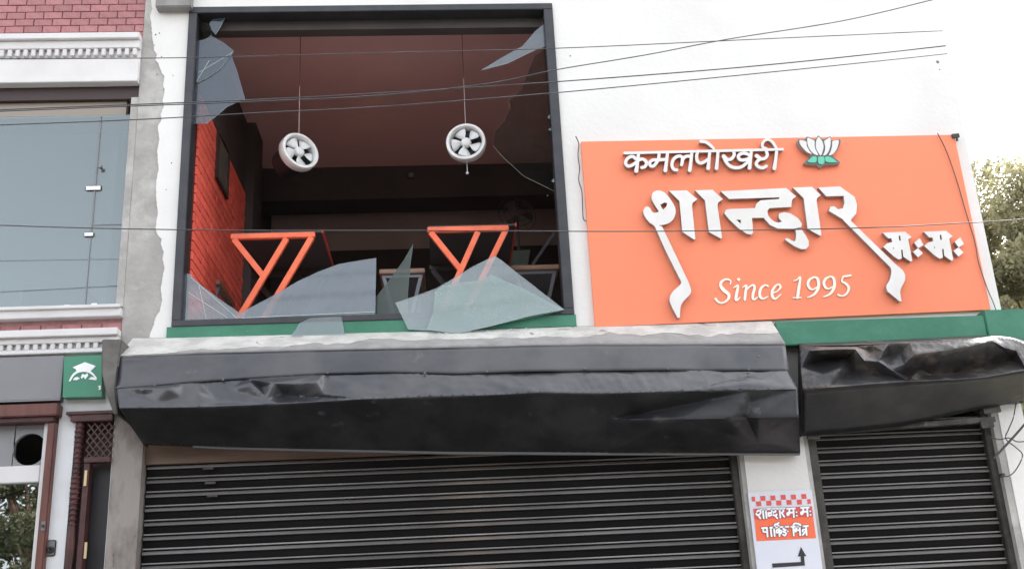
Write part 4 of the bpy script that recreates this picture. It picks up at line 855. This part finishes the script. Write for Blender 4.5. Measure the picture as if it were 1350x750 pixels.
# ground storey: wall, shop window, carved door
z_s0 = zn(525, -.02); zb = zn(530)
wl, wr = xat(80, 640), NX1
dl, dr = xat(93, 640), XL - .004
fx0, fx1 = xat(59, 640), xat(70, 640)        # red wooden post
zdt = zn(548, 0, 120)
k = MB(); k.box((NX0, .0, zb), (NX1, .25, zs4 - .0)); k.box((fx1, .0, 0), (dl, .25, zb)); k.box((dl, .0, zdt), (dr, .25, zb)); k.box((dr, .0, 0), (NX1, .25, zb)); k.build('lower_wall', mat('pale_lower_wall', (0.68, 0.70, 0.72), .7, col2=(0.58, 0.59, 0.6), scale=2.5, lo=.45, hi=.75, col3=(0.3, 0.28, 0.27), scale3=7, lo3=.68, hi3=.74), NB)
box('wooden_beam', (NX0, -.10, zn(548, -.1, 40)), (fx1 + .02, -.001, zn(532, -.1, 40)), REDWOOD, NB, bevel=.006)
box('wooden_beam_lower', (NX0, -.07, zn(556, -.07, 40)), (fx1 - .01, .1, zn(548, -.1, 40) - .001), CARVED, NB, bevel=.004)
box('wooden_post', (fx0, -.05, .13), (fx1, .12, zn(556, -.07, 40) - .001), REDWOOD, NB, bevel=.008)
SWN = MB(); SWN.box((fx0 - .035, -.01, .13), (fx0 - .001, .1, zn(557))); SWN.box((NX0, -.012, zn(636, 0, 30)), (fx0 - .036, .1, zn(614, 0, 30))); SWN = SWN.build('shop_window_frame', CORN, NB, bevel=.004)
k = MB(); k.box((NX0, .03, .6), (fx0 - .036, .036, zn(636, 0, 30) - .001)); k.build('pane', G_SHOP, SWN)
hc = at(39, 592, .03); zt3 = zn(557) 
circ = [Vector((hc.x + .105 * math.cos(a), .03, hc.z + .105 * math.sin(a))) for a in [i * 2 * math.pi / 28 for i in range(28)]]
xa, xb_ = xat(18, 590, .03), fx0 - .036; zq = zn(614, 0, 30) + .001
k = MB(); k.prism([[Vector((xa + .003, .03, zq)), Vector((xb_, .03, zq)), Vector((xb_, .03, zt3)), Vector((xa + .003, .03, zt3))], circ], (0, .03, 0)); k.build('transom_panel', LGPANEL, SWN)
k = MB(); k.box((NX0, .03, zq), (xa - .003, .06, zt3)); k.build('transom_panel', LGPANEL, SWN)
k = MB(); k.box((NX0, .5, 0), (fx1, .55, zt3 + .2)); k.build('dark_shop_lining', BLACKH, NB)
# carved door
DR = MB(); DR.box((dl - .05, -.06, zdt - .0), (dr + .02, -.001, zn(541, -.06, 120))); DR.box((dl - .02, -.05, zdt - .045), (dr, -.001, zdt)); DR = DR.build('carved_door_frame', CARVED, NB, bevel=.004)
colx = dl + .035
k = MB(); prof = []; z = .13
while z < zdt - .05:
    prof.append((.026 + (.005 * math.sin(z * 190) if z > 2.45 else 0) + .004 * math.sin(z * 17), z)); z += .006
k.lathe(prof, Matrix.Translation((colx, -.01, 0)), 14); k.build('turned_column', CARVED, DR, sm=60)
lz0, lz1 = zn(603, 0, 130), zdt - .046; lx0, lx1 = dl + .082, dr
box('lattice_rail', (lx0, -.035, lz0 - .035), (lx1, .03, lz0), CARVED, DR, bevel=.003); box('door_stile', (lx0, -.02, .13), (lx0 + .035, .05, lz0 - .036), CARVED, DR)
n_ = 7
for s_ in (1, -1):
    for i in range(-n_, n_ * 2):
        xs_ = lx0 + i * .045; h_ = lz1 - lz0
        a = Vector((xs_, 0, lz0)); b = Vector((xs_ + s_ * h_ * .8, 0, lz1))
        # clip to the opening
        def clipx(p, q, xc): t_ = (xc - p.x) / (q.x - p.x); return p.lerp(q, t_)
        lo, hi = (a, b) if a.x < b.x else (b, a)
        if hi.x < lx0 + .01 or lo.x > lx1 - .01: continue
        if lo.x < lx0: lo = clipx(lo, hi, lx0)
        if hi.x > lx1: hi = clipx(lo, hi, lx1)
        if (hi - lo).length < .02: continue
        y_ = -.012 + (.008 if s_ > 0 else 0); k = MB(); k.bar(lo + Vector((0, y_, 0)), hi + Vector((0, y_, 0)), .009, .007); k.build('lattice_strip', CARVED, DR)
k = MB(); k.box((dl - .01, .12, .13), (dr + .003, .16, zdt)); k.build('door_leaf', DARKDOOR, DR)
box('grey_leaf', (xat(122, 640, .1), .09, .13), (dr - .03, .11, lz0 - .05), mat('charcoal_leaf', (0.022, 0.02, 0.023), .5), DR)
for y in (630, 725): c = at(113, y, -.022); box('hinge', (c.x - .008, -.028, c.z - .05), (c.x + .008, -.0205, c.z + .05), BRASS, DR)
# sign boards over the shop
GS = thing('grey_signboard', (xat(40, 500), 0, z_s0), 'plain grey signboard above the shop window at the left edge', 'sign')
gl = xat(82, 500, -.06); box('panel', (NX0, -.06, zn(527, -.06, 40)), (gl, -.001, zn(470, -.06, 40)), GREYS, GS, bevel=.003)
box('trim', (NX0, -.065, zn(529, -.06, 40)), (gl, -.001, zn(527, -.06, 40) - .0005), CHROME, GS)
Q = T(70, 450, 6.815)
GN = thing('green_signboard', at(110, 523, -.05), 'green sign with a white graduation cap emblem beside the grey concrete cheek', 'sign')
pxpoly('panel', [(84.5, 470.5), (134, 468), (134, 522.5), (82.5, 523.5)], -.085, .083, GSIGN, GN)
pxpoly('cap', mp(Q, [(175, 232), (285, 185), (385, 220), (335, 268), (300, 262), (262, 262), (212, 285), (205, 250)]), -.089, .0035, SIGNW, GN)
pen('arc', [[(150, 352, 7), (178, 305, 9), (215, 275, 10), (262, 262, 11), (310, 265, 11), (352, 290, 9), (388, 330, 6)]], Q, -.0895, .004, SIGNW, GN, None, 3.0)
pxpoly('emblem_shape', mp(Q, [(176, 345), (195, 322), (222, 318), (242, 332), (212, 347)]), -.089, .0035, SIGNW, GN)
pxpoly('emblem_shape', mp(Q, [(248, 322), (262, 290), (285, 298), (312, 284), (314, 308), (288, 340), (275, 318), (258, 335)]), -.089, .0035, SIGNW, GN)
pxpoly('emblem_shape', mp(Q, [(316, 338), (345, 318), (376, 322), (392, 348)]), -.089, .0035, SIGNW, GN)
pen('letter', [[(424, 400, 5), (412, 405, 6), (424, 418, 6), (412, 430, 5)]], Q, -.089, .0035, SIGNW, GN, None, 3.0)
# socket with wires and a small box on the pier
t_ = thing('broken_socket', at(67, 722, -.01), 'broken grey socket on the white wall between shop window and carved door', 'socket')
c = at(67, 722, -.01); box('back_plate', (c.x - .03, -.012, c.z - .05), (c.x + .03, -.001, c.z + .05), CHROME, t_, bevel=.008); k = MB(); k.lathe([(.022, 0), (.022, .012), (.012, .014), (.0001, .004)], Matrix.Translation((c.x, -.012, c.z - .01)) @ Matrix.Rotation(R(90), 4, 'X'), 16); k.build('socket_ring', FANK, t_)
c = at(57, 693, -.055); t_ = thing('door_bolt', c, 'small metal bolt on the red wooden post', 'bolt'); box('plate', (c.x - .014, -.058, c.z - .03), (c.x + .014, -.0505, c.z + .03), CHROME, t_, bevel=.003); box('knob', (c.x - .006, -.07, c.z - .008), (c.x + .006, -.058, c.z + .008), RAIL, t_)

# ================================================================== OVERHEAD CABLES
def cable(pts, Y, label, r_=.0052):
    (xa, ya), (xb, yb) = pts[0], pts[1]; (xc, yc), (xd, yd) = pts[-2], pts[-1]
    q = cr(pts, 8); p3 = [at(x, y, Y) for x, y in q]
    d0 = (p3[0] - p3[1]).normalized(); d1 = (p3[-1] - p3[-2]).normalized()
    p3 = [p3[0] + d0 * 14 + Vector((0, 0, .6))] + [p3[0] + d0 * 5] + p3 + [p3[-1] + d1 * 5, p3[-1] + d1 * 14 + Vector((0, 0, .6))]
    k = MB(); k.tube(p3, r_, 6); o = k.build('overhead_cable', CABLE, None, sm=60); tag(o, label, 'cable', 'cables strung along the street in front of the building')
cable([(0, 78), (120, 77.5), (240, 76.5), (370, 73.5), (500, 70), (735, 64), (1000, 52), (1240, 41), (1350, 35)], -1.6, 'highest cable, nearly level across the top of the broken window', .0026)
cable([(0, 147), (180, 140), (340, 134), (500, 126), (640, 111), (735, 92), (850, 73), (960, 52), (1110, 28), (1230, 0), (1300, -18)], -1.7, 'steepest cable rising to the top right over the white wall', .003)
cable([(0, 145), (180, 138), (340, 131.5), (500, 123), (735, 108), (1000, 87), (1245, 61), (1350, 48)], -1.5, 'thick cable crossing just above the two fans', .0034)
cable([(0, 165), (180, 158), (340, 149), (500, 141), (740, 122), (1000, 97), (1240, 72), (1350, 58)], -1.6, 'cable just below the thick one, running out against the sky', .003)
cable([(0, 297), (90, 300), (180, 302), (340, 304), (560, 304), (850, 305), (1120, 301), (1290, 293), (1350, 289)], -1.6, 'lowest cable, crossing the orange tables and the orange sign', .003)
wire([(1310, 604), (1325, 588), (1350, 560), (1375, 528)], -.10, .008, 'thick black cable slanting up beside the narrow shutter')
wire([(1305, 576), (1318, 579), (1330, 577), (1342, 582), (1362, 580)], -.05, .004, 'thin wire looping sideways right of the narrow shutter')
wire([(1340, 528), (1336, 550), (1330, 565), (1326, 578), (1340, 590), (1348, 600), (1340, 618), (1330, 627), (1319, 627)], -.06, .004, 'curled thin wire hanging below the small canopy')
t_ = thing('wall_hook', at(1319, 627, -.02), 'small black wire clip on the white wall right of the narrow shutter', 'clip'); c = at(1319, 627, 0); box('clip', (c.x - .012, -.04, c.z - .012), (c.x + .012, -.0065, c.z + .012), FANK, t_); box('pin', (c.x - .003, -.05, c.z - .003), (c.x + .003, -.04, c.z + .003), CHROME, t_)

# ================================================================== TREES
def tree(x, y, h, r_, z0, n, leaf, label, seed, ls=.13, lean_=0.0, group=None):
    rg = np.random.default_rng(seed); t_ = thing('tree', (x, y, 0), label, 'tree', group)
    k = MB(); tr_ = [(x + lean_ * u + .12 * math.sin(u * 5), y + .1 * math.cos(u * 4), u * h * .8) for u in [i / 8 for i in range(9)]]; k.tube(tr_, .2, 10, rs=[.26 - .2 * i / 8 for i in range(9)]); clumps = []
    for i in range(40):
        u = rg.uniform(.0, 1); zz = z0 + (h - z0) * (u ** .8); rad = r_ * math.sqrt(max(.1, 1 - ((zz - (z0 + (h - z0) * .45)) / ((h - z0) * .62)) ** 2)) * rg.uniform(.45, .95); a = rg.uniform(0, 6.28)
        c = np.array([x + lean_ * .7 + math.cos(a) * rad, y + math.sin(a) * rad, zz]); clumps.append((c, rg.uniform(.35, .75) * r_ * .42))
        b = Vector(tr_[min(8, max(2, int(zz / h * 7)))]); m_ = b.lerp(Vector(c), .5) + Vector((0, 0, -.2)); k.tube([b, m_, Vector(c)], .05, 6, rs=[.07, .045, .015])
    k.build('trunk', BARK, t_, sm=60)
    per = n // len(clumps); V = []; 
    for c, cr_ in clumps:
        d = rg.normal(size=(per, 3)); d /= np.linalg.norm(d, axis=1)[:, None]; d *= (rg.uniform(.25, 1, per) ** .5)[:, None] * cr_ * np.array([1.15, 1.15, .8]); P_ = c + d
        a = rg.normal(size=(per, 3)); a /= np.linalg.norm(a, axis=1)[:, None]; b = np.cross(a, rg.normal(size=(per, 3))); b /= np.linalg.norm(b, axis=1)[:, None]
        L_ = ls * rg.uniform(.6, 1.3, per)[:, None]; V.append(np.stack([P_ - a * L_ * .5, P_ + b * L_ * .22, P_ + a * L_ * .5, P_ - b * L_ * .22], 1))
    V = np.concatenate(V).reshape(-1, 3) - np.array([x, y, 0]); me = bpy.data.meshes.new('crown'); nf = len(V) // 4
    me.vertices.add(len(V)); me.vertices.foreach_set('co', V.ravel().astype(np.float32)); me.loops.add(len(V)); me.loops.foreach_set('vertex_index', np.arange(len(V), dtype=np.int32))
    me.polygons.add(nf); me.polygons.foreach_set('loop_start', np.arange(0, len(V), 4, dtype=np.int32)); me.update(calc_edges=True); me.materials.append(leaf); link('crown', me, t_)
tree(10.3, 9.5, 8.5, 2.6, 3.6, 80000, LEAF, 'tall sunlit olive green tree right of the white building', 3, .10, 0)
tree(8.9, 7.5, 6.2, 1.6, 2.8, 36000, LEAF, 'lower yellow green tree close behind the right corner of the building', 5, .09)
tree(15.3, 17.0, 10.0, 3.4, 4.0, 40000, LEAFD, 'dark green tree standing farther back behind the sunlit tree', 8, .2)
# across the road: unseen wall and tree row, added to darken reflections and low light
t_ = thing('added_street_wall', (0, -16.6, 0), 'long dull brick wall across the street, unseen, added to darken reflections', 'wall')
GW = mat('added_wall_brick', (0.16, 0.09, 0.07), .9, col2=(0.1, 0.07, 0.055), scale=3, bump=.6)
for i in range(16): box('wall_panel', (-40 + i * 5, -16.8, 0), (-35.3 + i * 5, -16.55, 2.6), GW, t_); box('post', (-35.3 + i * 5, -16.85, 0), (-35 + i * 5, -16.5, 2.9), CONCD, t_)
for i, (tx, th) in enumerate(((-20, 7.5), (-3.5, 7), (2, 8), (7.5, 7), (13, 8.5), (19, 7.5))):  # unseen tree row, put in to cut horizon light on the shutters
    tree(tx, -18.5 + (i % 3), th, 2.9, 1.8, 6000, LEAFD, ('added unseen street tree across the road at the far left', 'added unseen street tree across the road, a little left of the door side', 'tallest added unseen street tree straight across the road', 'added unseen street tree across the road opposite the orange sign', 'big added unseen street tree across the road to the right', 'added unseen street tree across the road at the far right')[i], 30 + i, .3, 0, 'unseen street trees added to darken reflections')
# trees over the road, seen only as a reflection in the shop window
tree(-8.3, -15.5, 6.0, 2.2, 1.6, 16000, LEAFD, 'bushy tree across the street, reflected in the left shop window', 11, .15)
tree(-11.5, -16.5, 6.5, 2.3, 1.5, 16000, LEAF, 'second tree across the street, reflected at the far left of the shop window', 12, .15)
